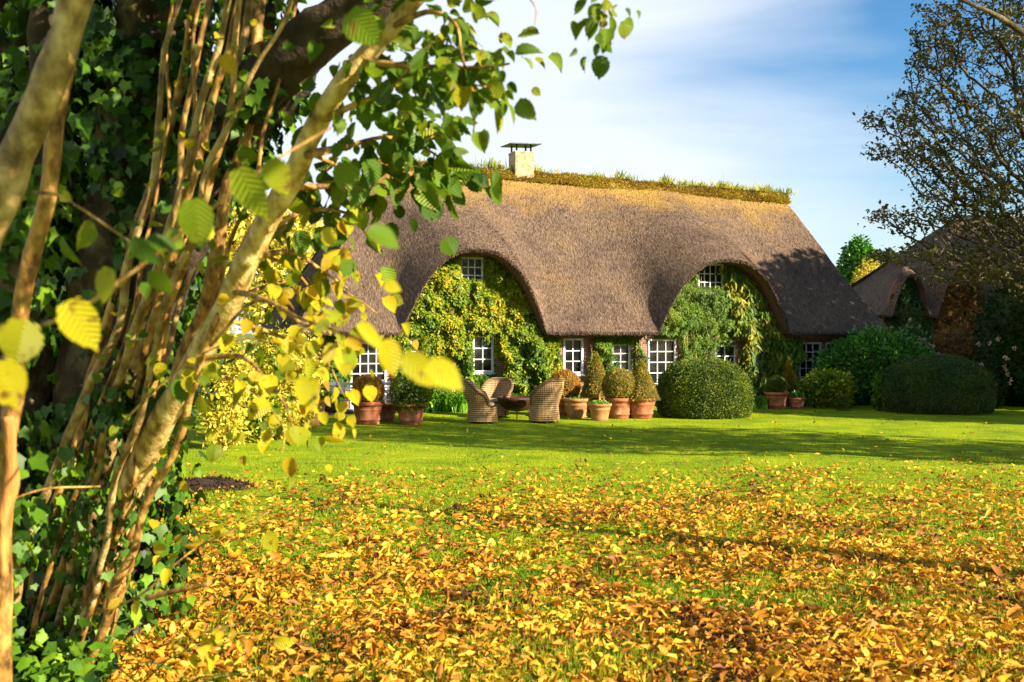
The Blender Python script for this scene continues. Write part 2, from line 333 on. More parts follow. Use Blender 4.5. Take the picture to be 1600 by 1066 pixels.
M_steel = mat_simple('dark_steel', [(.3, (.035, .035, .04)), (.7, (.09, .09, .10))], 8, .45, .2, .004, metal=.6)
M_rust = mat_simple('rusty_iron', [(.3, (.03, .013, .008)), (.7, (.09, .035, .018))], 9, .7, .3, .004, metal=.3)
M_slat = mat_simple('bluegrey_paint', [(.3, (.12, .155, .21)), (.7, (.20, .24, .31))], 6, .35, .1, .003, spec=.5)
# wicker weave
m, t, b, o = newmat('wicker')
cc = t.nodes.new('ShaderNodeTexCoord')
w1 = t.nodes.new('ShaderNodeTexWave'); w1.wave_type = 'BANDS'; w1.bands_direction = 'Z'; w1.inputs['Scale'].default_value = 7; w1.inputs['Distortion'].default_value = .6; w1.inputs['Detail'].default_value = 1
t.links.new(cc.outputs['Object'], w1.inputs['Vector'])
w2 = t.nodes.new('ShaderNodeTexWave'); w2.wave_type = 'BANDS'; w2.bands_direction = 'X'; w2.inputs['Scale'].default_value = 7; t.links.new(cc.outputs['UV'], w2.inputs['Vector'])
xx = mix(t, .5, w1.outputs['Fac'], w2.outputs['Fac']); nn = noise(t, 7, 4)
xm = mix(t, .3, xx.outputs[0], nn.outputs['Fac'])
r = ramp(t, xm.outputs[0], [(.22, (.035, .018, .006)), (.42, (.20, .115, .042)), (.7, (.42, .27, .11))]); t.links.new(r.outputs[0], b.inputs['Base Color'])
b.inputs['Roughness'].default_value = .7; bump(t, b, xx.outputs[0], .8, .012); M_wicker = m
M_cush = mat_simple('cream_cushion', [(.3, (.30, .22, .11)), (.7, (.42, .32, .18))], 8, .9, .3, .006)
# lawn
m, t, b, o = newmat('lawn')
n1 = noise(t, .8, 6, rough=.65); n2 = noise(t, 30, 5); n3 = noise(t, 3, 5, mapscale=(.5, 1.6, 1))
r1 = ramp(t, n1.outputs['Fac'], [(.35, (.11, .19, .004)), (.5, (.23, .32, .005)), (.65, (.36, .42, .006))])
r2 = ramp(t, n2.outputs['Fac'], [(.3, (.45, .5, .4)), (.6, (1.15, 1.1, 1))])
mm = mix(t, .9, r1.outputs[0], r2.outputs[0], 'MULTIPLY'); mm2 = mix(t, .35, mm.outputs[0], ramp(t, n3.outputs['Fac'], [(.35, (.10, .18, .004)), (.7, (.36, .42, .006))]).outputs[0])
t.links.new(mm2.outputs[0], b.inputs['Base Color']); b.inputs['Roughness'].default_value = .9; b.inputs['Specular IOR Level'].default_value = .1; bump(t, b, n2.outputs['Fac'], 1, .04); M_lawn = m
M_ground = mat_simple('meadow', [(.3, (.05, .10, .01)), (.7, (.12, .18, .02))], .2, .95, .5, .1)

# ------------------------------------------------------------------ ground
def gz(x, y): return 0.06*(fbm(np.stack([x, y, 0*x], -1), .18, 5)-.5)*np.clip((y-4)/8, 0, 1)
gx, gy = np.meshgrid(np.linspace(-45, 45, 181), np.linspace(-12, 70, 165), indexing='ij')
lw = MB(); lw.grid(np.stack([gx, gy, gz(gx, gy)], -1)); lw.build('lawn', M_lawn, kind='structure')
g = MB(); g.add([(-1500, -300, -.06), (1500, -300, -.06), (1500, 2500, -.06), (-1500, 2500, -.06)], [(0, 1, 2, 3)]); g.build('ground', M_ground, kind='structure')
bd = MB()   # earth bed along the house front (right part)
# house frame
TH = R_(20); U = np.array([math.cos(TH), math.sin(TH), 0]); VV = np.array([-math.sin(TH), math.cos(TH), 0])
RR = 4.5; WSET = .65
E0 = np.array([-.665, 26.64, 0.]); HO = E0+RR*VV
def hw(tt, v, z): return HO+tt*U+v*VV+np.array([0, 0, z])      # house local -> world
YW = -RR+WSET                                                 # wall plane (local y)
W0 = HO+YW*VV
def wall_t(px):
    x = (px-800)/F; return (x*W0[1]-W0[0])/(U[0]-x*U[1])
def wall_z(px, py): return H-(py-HZ)/F*(W0[1]+wall_t(px)*U[1])
P = []
for i, tt in enumerate(np.linspace(-5.6, 13.8, 60)):
    a = hw(tt, YW+.1, .03)[:3]; off = (.45 if tt < 8.5 else 1.0)+.3*math.sin(i*.5)*.4+.35*float(vnoise(np.array([tt, 0, 0]), 1.3, 2))+(.9 if tt > 8.5 else 0)
    c = hw(tt, YW-off, .03); P.append([a+(c-a)*k for k in np.linspace(0, 1, 6)])
P = np.array(P); P[..., 2] = gz(P[..., 0], P[..., 1])+.03+.03*vnoise(P, 5, 1); P[:, -1, 2] -= .035
bd.grid(P); bd.build('flower_bed', M_soil, kind='structure')

# grass blades, denser near the camera
def scatter(n, y0, y1, power, xspread=.56):
    u = rng.random(n)
    if power == 1: y = y0*(y1/y0)**u
    else: y = (y0**(1-power)+u*(y1**(1-power)-y0**(1-power)))**(1/(1-power))
    x = (rng.random(n)*2-1)*(xspread*y+2.2)
    return x, y
n = 420000
x, y = scatter(n, 4.6, 30, 1.5)
pz = gz(x, y)
P = np.stack([x, y, pz-.005], -1)
D = norm(np.stack([rng.normal(size=n)*.5, rng.normal(size=n)*.5, np.ones(n)], -1)); N = rdir(n)
S = (.03+.035*rng.random(n))*(1+1.2*(fbm(P, 1.3, 3)-.45))*np.clip(1.25-y/40, .6, 1.1)*np.clip(2.1-y/9, 1, 1.6)
gb = MB(); leaves(gb, P, N, D, S, (T_BLADE3[0]*[np.array([1.6, 1, 1])], T_BLADE3[1]) if False else (T_BLADE3[0]*np.array([1.5, 1, 1]), T_BLADE3[1]))
gb.build('grass', M_grass, kind='stuff', label='short green lawn grass between the fallen leaves', cat='grass')

# fallen leaves
def litter(n, y0, y1, pw, dens, tmpl, mb, smin=.045, smax=.10, zoff=.02, flat=.55):
    x, y = scatter(n, y0, y1, pw)
    keep = rng.random(n) < dens(x, y); x, y = x[keep], y[keep]; n = len(x)
    z = gz(x, y)+zoff+.035*rng.random(n)
    N = norm(np.stack([rng.normal(size=n)*flat, rng.normal(size=n)*flat, np.ones(n)], -1)); D = rdir(n); D[:, 2] *= .35
    leaves(mb, np.stack([x, y, z], -1), N*np.where(rng.random((n, 1)) < .35, -1, 1), D, smin+(smax-smin)*rng.random(n)**1.5, tmpl, .18)
def dens1(x, y):
    P = np.stack([x, y, 0*x], -1); base = np.clip((15.6+.15*x-y)/6.2, 0, 1)**1.05
    return np.clip(base*(.22+1.2*np.clip((.55*fbm(P, .8, 9)+.45*fbm(P, 2.6, 12)-.335)*3.8, 0, 1)), 0, 1)
def dens2(x, y): return np.clip(.05+.13*np.clip((22-y)/8, 0, 1)+.12*(vnoise(np.stack([x, y, 0*x], -1), .6, 4) > .6), 0, 1)
lt = MB(); litter(52000, 4.8, 18.5, 1.25, dens1, T_CURL, lt, .03, .085); litter(5000, 4.8, 15, 1.3, dens1, T_HAZEL3, lt, .06, .105, .03, .8); litter(52000, 4.8, 16, 1.3, dens1, T_CURL2, lt, .04, .10, .035, .9)
litter(9000, 10, 27, 1.0, dens2, T_CURL, lt, .05, .09)
lt.build('leaf_litter', M_litter, kind='stuff', label='carpet of curled golden brown fallen leaves on lawn', cat='leaves')

# ------------------------------------------------------------------ thatched house builder
def gauss_g(tt, s, arches):
    """arch profile (0..1) summed, widened with height s"""
    out = np.zeros(np.broadcast(tt, s).shape)
    sig = .03+1.0*s
    ks = np.linspace(-2, 2, 21); wk = np.exp(-ks**2/2); wk /= wk.sum()
    for tc_, hwd, ht in arches:
        for k, wgt in zip(ks, wk):
            q = np.abs((tt+k*sig-tc_)/hwd); out += wgt*ht*np.clip(1-q**2.55, 0, None)
    return out
def make_roof(root, tE0, tE1, tR0, tR1, R, zE, zR, arches, WS, bk=-.09, straws=95000, mt=None, moss=True, back=True):
    nt_, ns_ = 300, 54
    ss = np.linspace(0, 1, ns_)[None, :]; q = np.linspace(0, 1, nt_)[:, None]
    def surf(q, s):
        e = tE0+(tE1-tE0)*q; r = tR0+(tR1-tR0)*q; tt = e+(r-e)*s
        # keep arches vertical: columns near the arches stay at t = e
        g_ = gauss_g(tt, s, arches)*np.clip(q*(tE1-tE0)/.4-.3*s, 0, 1)*np.clip((1-q)*(tE1-tE0)/.25, 0, 1)
        zr = zR(tt)
        sag = -.16*np.sin(math.pi*s)*(1-s)*1.6
        z = zE+(zr-zE)*s+g_*(1-s)**1.15+sag*np.clip(1-g_, 0, 1)
        v = -R*(1-s)+bk*g_*(1-s)
        P = np.stack([tt, v, z], -1)
        # soft hand-laid unevenness
        P[..., 2] += .10*(fbm(P, .7, 3)-.5)*np.sin(math.pi*np.clip(s, .0, 1))+.03*(fbm(P, 3.0, 8)-.5)
        return P
    A = surf(q*np.ones_like(ss), ss*np.ones_like(q))
    mb = MB(); mb.grid(A)
    # edge roll + soffit back to the wall
    edge = A[:, 0]; rows = [edge]
    gg = gauss_g(edge[:, 0], np.zeros(nt_), arches)
    for dv, dz in ((.02, -.05), (.08, -.09), (.18, -.10)):
        r = edge.copy(); r[:, 1] += dv; r[:, 2] += dz; rows.append(r)
    mb.grid(np.stack(rows, 1)[:, ::-1])
    rf = mb
    so_ = MB(); last = rows[-1]; wal = last.copy(); wal[:, 1] = -R+WS+.25; wal[:, 2] += .02
    so_.grid(np.stack([last+(wal-last)*k for k in np.linspace(0, 1, 6)], 1)[:, ::-1])
    # hips
    hips = []
    for side in (0, -1):
        Fr = A[side]; Bk = Fr*[1, -1, 1]
        Gd = np.stack([Fr+(Bk-Fr)*k for k in np.linspace(0, 1, 24)], 0)
        Gd[..., 0] += (.10*(fbm(Gd, .7, 6)-.5))*np.sin(math.pi*np.linspace(0, 1, 24))[:, None]
        hips.append(Gd); mb.grid(Gd if side == 0 else Gd[::-1])
        e = Gd[:, 0]; cxx = 1 if side == 0 else -1
        e2 = e.copy(); e2[:, 2] -= .10; e2[:, 0] += cxx*.08; e3 = e2.copy(); e3[:, 0] += cxx*.6
        mb.grid(np.stack([e, e2, e3], 1))
    B2 = A.copy(); B2 = np.stack([A[:, k] for k in range(ns_)], 1); qq = np.linspace(0, 1, 2)
    e = tE0+(tE1-tE0)*q[:, 0]; r = tR0+(tR1-tR0)*q[:, 0]
    bkp = np.stack([np.stack([e+(A[:, -1, 0]-e)*k, R*(1-k)+0*e, zE+(A[:, -1, 2]-zE)*k], -1) for k in np.linspace(0, 1, 12)], 1)
    mb.grid(bkp[::-1])
    # loose straws giving the thatch its nap
    n = straws
    qs = rng.random(n); s_ = rng.random(n)**1.1
    P0 = surf(qs, s_*.985); P1 = surf(qs, np.clip(s_-.03, 0, 1)); D = norm(P0-surf(qs, np.clip(s_*.985+.02, 0, 1)))
    P2 = surf(np.clip(qs+.002, 0, 1), s_*.985); Nn = norm(np.cross(P2-P0, -D)); 
    D = norm(D+Nn*.16+rng.normal(size=(n, 3))*.10)
    leaves(mb, P0-Nn*.015, Nn, D, .06+.11*rng.random(n), (np.array([(-.05, 0, 0), (.05, 0, 0), (.03, 1, .0), (-.03, 1, 0)]), np.array([(0, 1, 2, 3)])))
    k = n//8; hip = hips[0]; ii = rng.integers(0, 22, k); jj = rng.integers(1, ns_-1, k)
    Ph = hip[ii, jj]+rng.random((k, 1))*(hip[ii+1, jj]-hip[ii, jj]); Dh = norm(hip[ii, jj-1]-hip[ii, jj]); Nh = np.tile([-1., 0, .6], (k, 1))
    leaves(mb, Ph, Nh, norm(Dh+.15*norm(Nh)+rng.normal(size=(k, 3))*.1), .10+.14*rng.random(k), (np.array([(-.05, 0, 0), (.05, 0, 0), (.03, 1, .0), (-.03, 1, 0)]), np.array([(0, 1, 2, 3)])))
    # shaggy eave edge
    k = n//6; qe = rng.random(k); Pe = surf(qe, np.zeros(k)); Pe[:, 1] += .10*rng.random(k); Pe[:, 2] -= .05*rng.random(k)+.01
    De = norm(np.stack([rng.normal(size=k)*.3, -.8+rng.normal(size=k)*.3, -.7+rng.normal(size=k)*.3], -1))
    leaves(mb, Pe, np.tile([0, -1., .4], (k, 1)), De, .03+.05*rng.random(k), (np.array([(-.12, 0, 0), (.12, 0, 0), (.05, 1, 0), (-.05, 1, 0)]), np.array([(0, 1, 2, 3)])))
    roof = mb.build('roof', mt or M_thatch, root)
    so_.build('soffit', M_soffit, roof)
    if moss:
        mm_ = MB(); n = 46; tt = np.linspace(tR0-.25, tR1+.2, 260)
        prof = [(-.34, -.37), (-.30, -.27), (-.22, -.13), (-.12, .0), (0, .05), (.15, .0), (.4, -.3), (.5, -.52)]
        Gm = np.stack([np.stack([tt, v+0*tt, zR(tt)+.0+z+0*tt], -1) for v, z in prof], 1)
        Gm[..., 2] += .22*(fbm(Gm, 1.0, 5)-.5)+.12*(fbm(Gm, 6, 2)-.5); Gm[:, 0, 2] += .30*(vnoise(Gm[:, 0], 2, 1)-.5)
        cap = MB(); cap.grid(Gm)
        for e in (0, -1):
            c = Gm[e].mean(0); c[0] += 0; V = np.concatenate([Gm[e], [c]]); k = len(Gm[e]); cap.add(V, [(i, i+1, k, -1) for i in range(k-1)])
        cap.build('ridge_cap', M_mossb, roof)
        tf = MB(); n = 26000; qi = rng.random(n); ti = tR0-.2+(tR1-tR0+.35)*qi; j = rng.random(n)*5.2; jl = np.floor(j).astype(int); fr = j-jl
        pr = np.array(prof); vz = pr[jl]+(pr[jl+1]-pr[jl])*fr[:, None]
        P = np.stack([ti, vz[:, 0], zR(ti)+vz[:, 1]], -1); P[:, 2] += .22*(fbm(P, 1.0, 5)-.5)
        D = norm(np.stack([rng.normal(size=n)*.6, -.5+rng.normal(size=n)*.5, .5+rng.normal(size=n)*.5], -1))
        leaves(tf, P, rdir(n), D, .06+.07*rng.random(n), (T_BLADE3[0]*np.array([3, 1, 1]), T_BLADE3[1]))
        tf.build('moss', M_moss, roof)
        tg = MB(); nn_ = 34
        for _ in range(nn_):
            c = tR0+.2+(tR1-tR0)*rng.random(); k = int(20+50*rng.random()); hh = .14+.20*rng.random()
            P = np.stack([c+rng.normal(size=k)*.18, rng.normal(size=k)*.08-.05, 0*np.zeros(k)], -1); P[:, 2] = zR(P[:, 0])+.06
            D = norm(np.stack([rng.normal(size=k)*.5, rng.normal(size=k)*.4, np.ones(k)], -1))
            leaves(tg, P, rdir(k), D, hh*(.5+.7*rng.random(k)), (T_BLADE[0]*np.array([1.7, 1, 1]), T_BLADE[1]))
        for _ in range(22):
            c = tR0+1+(tR1-tR0-1)*rng.random(); a = np.array([c, 0, zR(c)]); d = np.array([rng.normal()*.25, 0, .35+.35*rng.random()])
            tg.tube([a, a+d*.6, a+d+[.1*rng.normal(), 0, 0]], [.006, .005, .003], 4)
        tg.build('grass_tufts', M_rgrass, roof)
    return roof, surf
M_mossb = mat_simple('moss_bank', [(.3, (.14, .10, .02)), (.5, (.30, .20, .03)), (.7, (.26, .26, .03))], 6, .95, 1, .05)
M_rgrass = mat_leaf('ridge_grass', [(.12, .18, .02), (.34, .36, .03), (.55, .45, .05)], .4, .7, 1)

def make_wall(name, root, t0, t1, zlow, arches, holes, vpos, depth, mt, M):
    """front wall sheet with openings cut; tops follow the arches"""
    cuts = sorted(set(list(np.round(np.arange(t0, t1, .12), 3))+[t1]+[h[0] for h in holes]+[h[1] for h in holes]))
    mb = MB()
    for a, c in zip(cuts[:-1], cuts[1:]):
        if c-a < 1e-4: continue
        ta = [float(zlow-.02+gauss_g(np.array(x), np.array(0.), arches)) for x in (a, c)]
        hs = sorted([h[2:] for h in holes if h[0] <= a+1e-4 and h[1] >= c-1e-4])
        z = -.1; 
        for z0, z1 in hs+[(None, None)]:
            if z0 is None: za, zb = ta
            else: za = zb = z0
            mb.add([(a, vpos, z), (c, vpos, z), (c, vpos, zb), (a, vpos, za)], [(0, 1, 2, 3)])
            if z0 is not None: z = z1
    o = mb.build(name, mt, root, smooth=False)
    return o
def make_window(root, t0, t1, z0, z1, cols, rows, vpos, name='window', panel=0.0, lintel=True, fr=.055):
    f = MB(); y0, y1 = vpos+.02, vpos+.10
    f.box(t0, t0+fr, vpos-.025, y1, z0, z1); f.box(t1-fr, t1, vpos-.025, y1, z0, z1); f.box(t0+fr, t1-fr, vpos-.022, y1, z1-fr, z1); f.box(t0+fr, t1-fr, vpos-.022, y1, z0, z0+fr*1.3)
    f.box(t0-.02, t1+.02, vpos+.1, vpos+.13, z0-.02, z1+.02)
    if panel: f.box(t0+fr, t1-fr, vpos+.01, y1, z0+fr, z0+panel)
    zz0 = z0+max(panel, fr*1.3)
    w = t1-t0-2*fr; hh = z1-fr-zz0
    for i in range(1, cols): x = t0+fr+w*i/cols; f.box(x-.014, x+.014, vpos+.015, vpos+.06, zz0, z1-fr)
    for j in range(1, rows): z = zz0+hh*j/rows; f.box(t0+fr, t1-fr, vpos+.018, vpos+.057, z-.014, z+.014)
    o = f.build(name, M_white, root, smooth=False)
    g = MB(); g.box(t0+fr, t1-fr, vpos+.045, vpos+.05, zz0, z1-fr); g.build('pane', M_glass, o, smooth=False)
    s = MB()
    s.box(t0-.05, t1+.05, vpos-.06, vpos+.0-.002, z0-.05, z0-.002); s.build('sill', M_white, o, smooth=False)
    if lintel:
        l = MB(); l.box(t0-.10, t1+.10, vpos-.03, vpos-.003, z1+.004, z1+.13); l.build('lintel', M_wood, o, smooth=False)
    return o

zRf = lambda tt: 7.25-.0285*(np.asarray(tt)-1.2)
house = E('thatched_cottage', tuple(HO), TH, 'long brown thatched cottage with two high arched dormers and mossy ridge', 'cottage')
ARCH = [(-.30, 2.03, 2.20), (7.38, 2.22, 2.12)]
roof, surf = make_roof(house, -5.11, 13.41, -1.8, 12.45, RR, 2.13, zRf, ARCH, WSET)
wins = []
def WD(x0, x1, y0, y1, c, r, name='window', panel=0, lintel=True):
    a, b_ = wall_t(x0), wall_t(x1); z1 = wall_z((x0+x1)/2, y0); z0 = max(.12, wall_z((x0+x1)/2, y1)); wins.append((a, b_, z0, z1, c, r, name, panel, lintel))
WD(547, 604, 534, 646, 4, 5, 'french_door', .38); WD(640, 674, 528, 590, 3, 3); WD(738, 771, 524, 583, 2, 3); WD(880, 911, 529, 585, 2, 3)
WD(955, 985, 537, 582, 2, 3); WD(1012, 1056, 530, 626, 3, 5, 'french_door', .18); WD(1116, 1150, 539, 590, 2, 3); WD(1248, 1283, 535, 592, 3, 4); WD(1290, 1318, 535, 592, 2, 4)
WD(719, 755, 402, 447, 3, 3, lintel=False); WD(1090, 1130, 412, 458, 4, 3, lintel=False)
WT0, WT1 = -4.6, 12.9
front = make_wall('wall', house, WT0, WT1, 2.13, ARCH, [w_[:4] for w_ in wins], YW, .3, M_brick, None)
for w_ in wins: make_window(house, *w_[:6], YW, w_[6], w_[7], w_[8])
for V4 in ([(WT0, YW, -.1), (WT0, -YW, -.1), (WT0, -YW, 2.3), (WT0, YW, 2.3)], [(WT1, YW, -.1), (WT1, -YW, -.1), (WT1, -YW, 2.3), (WT1, YW, 2.3)], [(WT0, -YW, -.1), (WT1, -YW, -.1), (WT1, -YW, 2.3), (WT0, -YW, 2.3)]):
    sw = MB(); sw.add(V4, [(0, 1, 2, 3)]); sw.build('side_wall', M_brick, house, smooth=False)
for xx in (762, 1137):      # timber post right of each upper window
    tb = MB(); a = wall_t(xx); tb.box(a-.07, a+.07, YW-.03, YW-.003, 2.2, float(2.0+gauss_g(np.array(a), np.array(0.), ARCH)))
    tb.build('timber_post', M_wood, house, smooth=False)
ch = MB(); ct = 2.66; zc = 7.80
P = []
for z in np.linspace(6.8, zc, 7): P.append([(ct-.31, -.30, z), (ct+.31, -.30, z), (ct+.31, .32, z), (ct-.31, .32, z)])
ch.grid(np.array(P), True); ch.box(ct-.32, ct+.32, -.31, .33, zc-.005, zc+.04)
cho = ch.build('chimney', M_stone, house, smooth=False)
for dx, dy in ((-.24, -.22), (.24, -.22), (-.24, .24), (.24, .24)):
    cp = MB(); cp.bar((ct+dx, dy, zc+.03), (ct+dx, dy, zc+.30), .03); cp.build('flue_post', M_steel, cho)
cp = MB(); cp.add([(ct-.52, -.5, zc+.22), (ct+.52, -.5, zc+.26), (ct+.52, .52, zc+.31), (ct-.52, .52, zc+.27), (ct-.52, -.5, zc+.25), (ct+.52, -.5, zc+.29), (ct+.52, .52, zc+.34), (ct-.52, .52, zc+.30), (ct, 0, zc+.36)],
   [(0, 3, 2, 1), (0, 1, 5, 4), (1, 2, 6, 5), (2, 3, 7, 6), (3, 0, 4, 7), (4, 5, 8, -1), (5, 6, 8, -1), (6, 7, 8, -1), (7, 4, 8, -1)]); cp.build('chimney_cap', M_steel, cho, smooth=False)

# second cottage, far right
TH2 = R_(8); Y2 = 38.; ea = at(1376, 490, Y2); O2 = np.array([ea[0], Y2, 0])+3.6*np.array([-math.sin(TH2), math.cos(TH2), 0])
h2 = E('thatched_outbuilding', tuple(O2), TH2, 'smaller shaded thatched cottage with arched dormers behind the bare tree', 'cottage')
def t2(px): x = (px-800)/F; return (x*Y2-ea[0])/(math.cos(TH2)-x*math.sin(TH2))
A2 = [(t2(1424), t2(1452)-t2(1424), 1.55), (t2(1506), 1.05, 1.85), (t2(1600), 1.05, 1.85)]
z2 = lambda tt: 7.1+0*np.asarray(tt)
make_roof(h2, 0, 11, t2(1572)+.3, 10, 3.6, 2.78, z2, A2, .5, -.08, 16000, M_thatch2, False)
make_wall('wall', h2, .4, 10.4, 2.8, A2, [], -3.1, .3, M_brick, None)
for tt in (.4, 10.4): sw = MB(); sw.add([(tt, -3.1, -.1), (tt, 3.1, -.1), (tt, 3.1, 2.9), (tt, -3.1, 2.9)], [(0, 1, 2, 3)]); sw.build('side_wall', M_brick, h2, smooth=False)

# ------------------------------------------------------------------ climbers on the cottage front
def inwin(tt, z, mrg=.0):
    r = np.zeros(len(tt), bool)
    for a, b_, z0, z1, *_ in wins: r |= (tt > a-mrg) & (tt < b_+mrg) & (z > z0-mrg+(.22 if z0 > 2.2 else 0)) & (z < z1+mrg)
    return r
def climber(name, label, t0, t1, z0, z1, n, size, mt, T=T_SIMPLE, thick=.45, droop=.6, thr=.30, seed=0, mask=None, scl=1.3, stemx=()):
    root = E(name, tuple(hw((t0+t1)/2, YW-.1, 0)), TH, label, 'climbing plant'); tm = (t0+t1)/2
    tt = t0+(t1-t0)*rng.random(n); z = z0+(z1-z0)*rng.random(n)
    top = 2.0+gauss_g(tt, 0*tt, ARCH)
    P3 = np.stack([tt, 0*tt, z], -1); cl = fbm(P3, scl, seed)
    # ragged edges
    ed = np.minimum(np.minimum(tt-t0, t1-tt), 9)
    keep = (z < top) & (cl*.7+.3*fbm(P3, 4.0, seed+5) > thr+.06+.25*np.clip(.35-ed, 0, .35)/.35) & ~(inwin(tt, z, .03) & (fbm(P3, 4, seed+3) < .70))
    if mask is not None: keep &= mask(tt, z)
    tt, z, cl = tt[keep], z[keep], cl[keep]; k = len(tt)
    cl2 = fbm(np.stack([tt, 0*tt, z], -1), 3.2, seed+7)
    d = .02+thick*(np.clip(cl-thr, 0, 1)*1.1+np.clip(cl2-.38, 0, 1)*2.0)*rng.random(k)**.4
    d = np.where(inwin(tt, z, .12), np.minimum(d, .10), d)
    d = np.minimum(d, .14+.45*np.clip(2.0+gauss_g(tt, 0*tt, ARCH)-z, 0, 1)/1.0*1.6)
    P = np.stack([tt-tm, -(d)+.1, z], -1)
    D = norm(np.stack([rng.normal(size=k)*.6, -.35+rng.normal(size=k)*.35, -droop+rng.normal(size=k)*.5], -1))
    N = norm(np.stack([rng.normal(size=k)*.45, -1+0*tt, .55+rng.normal(size=k)*.45], -1))
    mb = MB(); leaves(mb, P, N, D, size*(.6+.8*rng.random(k)), T, .1); mb.build('foliage', mt, root)
    for sx_ in ([x_ for x_ in (stemx or (tm-.3*(t1-t0), tm, tm+.3*(t1-t0)))]):
        for k2 in range(2):
            st = MB(); pts = [np.array([sx_-tm+.03*k2, .05, 0])]; dx = rng.normal()*.15
            tz = min(z1, float(2.0+gauss_g(np.array(sx_), np.array(0.), ARCH)))-.2
            for zz in np.linspace(.2, tz, 12): dx += rng.normal()*.07; xx = np.clip(sx_-tm+np.clip(dx, -.25, .25)*np.clip((zz-1.5)/1.5, .25, 1), t0-tm, t1-tm); pts.append(np.array([xx, .03-.07*rng.random()-.05, zz]))
            st.tube(pts, np.linspace(.025, .008, len(pts)), 5); st.build('stem', M_bark2, root)
    return root
wt = wall_t
climber('virginia_creeper', 'thick yellow green creeper filling the left dormer arch', wt(604), wt(868), 1.45, 4.3, 56000, .082, M_vineY, seed=1, thr=.23, thick=.5, stemx=(wt(705), wt(785)))
climber('creeper_skirt', 'golden leaved creeper hanging right of the left dormer lower window', wt(776), wt(878), .2, 2.05, 20000, .09, M_vineY, seed=4, thr=.21, thick=.8)
climber('climbing_hydrangea', 'mixed green creeper around the casements beneath left dormer', wt(606), wt(776), .25, 1.8, 16000, .085, M_vineG, seed=6, thr=.32, thick=.45, stemx=(wt(628), wt(702), wt(729)))
climber('garden_ivy', 'green vine beside the french door at the left end', wt(498), wt(548), .2, 2.0, 5000, .10, M_vineG, seed=9, thr=.34)
climber('trumpet_vine', 'light green vine drooping from the eave between middle windows', wt(913), wt(1004), .6, 2.12, 12000, .09, M_vineG, T_LANCE, seed=11, thr=.30, thick=.6, droop=.9, stemx=(wt(920), wt(946), wt(992)))
climber('jasmine', 'fine leaved bright green climber in left half of the right dormer arch', wt(1016), wt(1140), 1.0, 4.1, 30000, .075, M_vineG, T_LANCE, seed=14, thr=.26, thick=.55, stemx=(wt(1066), wt(1080)), mask=lambda a, z: (z > 1.95) | (a > wt(1060)))
climber('wisteria', 'large leaved wisteria with yellow orange drooping leaves in right dormer arch', wt(1122), wt(1246), .35, 4.1, 9500, .22, M_wist, T_LANCE, seed=17, thr=.27, thick=.6, droop=1.2, mask=lambda a, z: ~((z < 2.1) & (a < wt(1154))))

# ------------------------------------------------------------------ bushes
def bush_pts(n, rx, ry, rz, seed, lump=.12, sc=1.5, inner=.9, low=0.0, flatbase=True):
    d = rdir(n); d[:, 2] = np.abs(d[:, 2]) if flatbase == 'half' else d[:, 2]
    r = (1+lump*2*(fbm(d*1.0+3, sc, seed)-.5))*(inner+(1-inner)*rng.random(n))
    return d, d*np.array([rx, ry, rz])*r[:, None]
def bush(name, label, loc, rx, ry, rz, zc, mt, core, n, size, lump=.06, sc=3, T=T_SIMPLE, seed=1, cat='bush', group=None, inner=.95, sq=1.0, out=.6, stem=None, spray=0, scoreshrink=.95, profile=None):
    root = E(name, tuple(loc), 0, label, cat, group)
    th = np.linspace(0, math.pi, 26)[:, None]; ph = np.linspace(0, 2*math.pi, 40, endpoint=False)[None]
    def shape(d):
        s = np.sign(d)*np.abs(d)**sq
        r = 1+lump*2*(fbm(d+3, sc, seed)-.5)
        Q = s*r[..., None]
        if profile is not None:
            k = profile(np.clip((Q[..., 2]+1)/2, 0, 1)); Q = np.stack([Q[..., 0]*k, Q[..., 1]*k, Q[..., 2]], -1)
        Pp = Q*[rx, ry, rz]; Pp[..., 2] = np.maximum(Pp[..., 2]+zc, .02)
        return Pp
    d = np.stack([np.sin(th)*np.cos(ph), np.sin(th)*np.sin(ph), np.cos(th)+0*ph], -1)
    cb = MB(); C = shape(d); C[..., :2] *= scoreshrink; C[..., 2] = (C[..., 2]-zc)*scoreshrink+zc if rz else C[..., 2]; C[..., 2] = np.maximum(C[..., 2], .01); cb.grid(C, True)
    mb = MB(); d = rdir(n); P = shape(d)*(1-(1-inner)*rng.random((n, 1))); keep = P[:, 2] > .03; P, d = P[keep], d[keep]; n = len(P)
    if profile is not None: d = norm(d*[1, 1, .5]+[0, 0, .2])
    D = norm(d*out+rng.normal(size=(n, 3))*.55+[0, 0, .15]); N = norm(d+rng.normal(size=(n, 3))*.5)
    leaves(mb, P, N, D, size*(.6+.8*rng.random(n)), T, .1)
    if spray:
        d = rdir(spray); d[:, 2] = np.abs(d[:, 2]); P = shape(d)*(1+(.04 if inner > .96 else .10)*rng.random((spray, 1))); leaves(mb, P, rdir(spray), norm(d+rng.normal(size=(spray, 3))*.4), size*1.2, T, .1)
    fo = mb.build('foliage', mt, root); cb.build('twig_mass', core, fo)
    if stem:
        s = MB(); s.tube([(0, 0, 0), (.01, 0, zc)], [stem, stem], 7); s.build('stem', M_darkbark, root)
    return root
p = gnd2(1100, 655, .9)
s = p[1]/F
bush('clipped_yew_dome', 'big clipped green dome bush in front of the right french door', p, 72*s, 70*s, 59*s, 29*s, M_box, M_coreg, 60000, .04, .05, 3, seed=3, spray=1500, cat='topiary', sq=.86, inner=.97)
p = gnd2(1462, 648, 1.0); s = p[1]/F
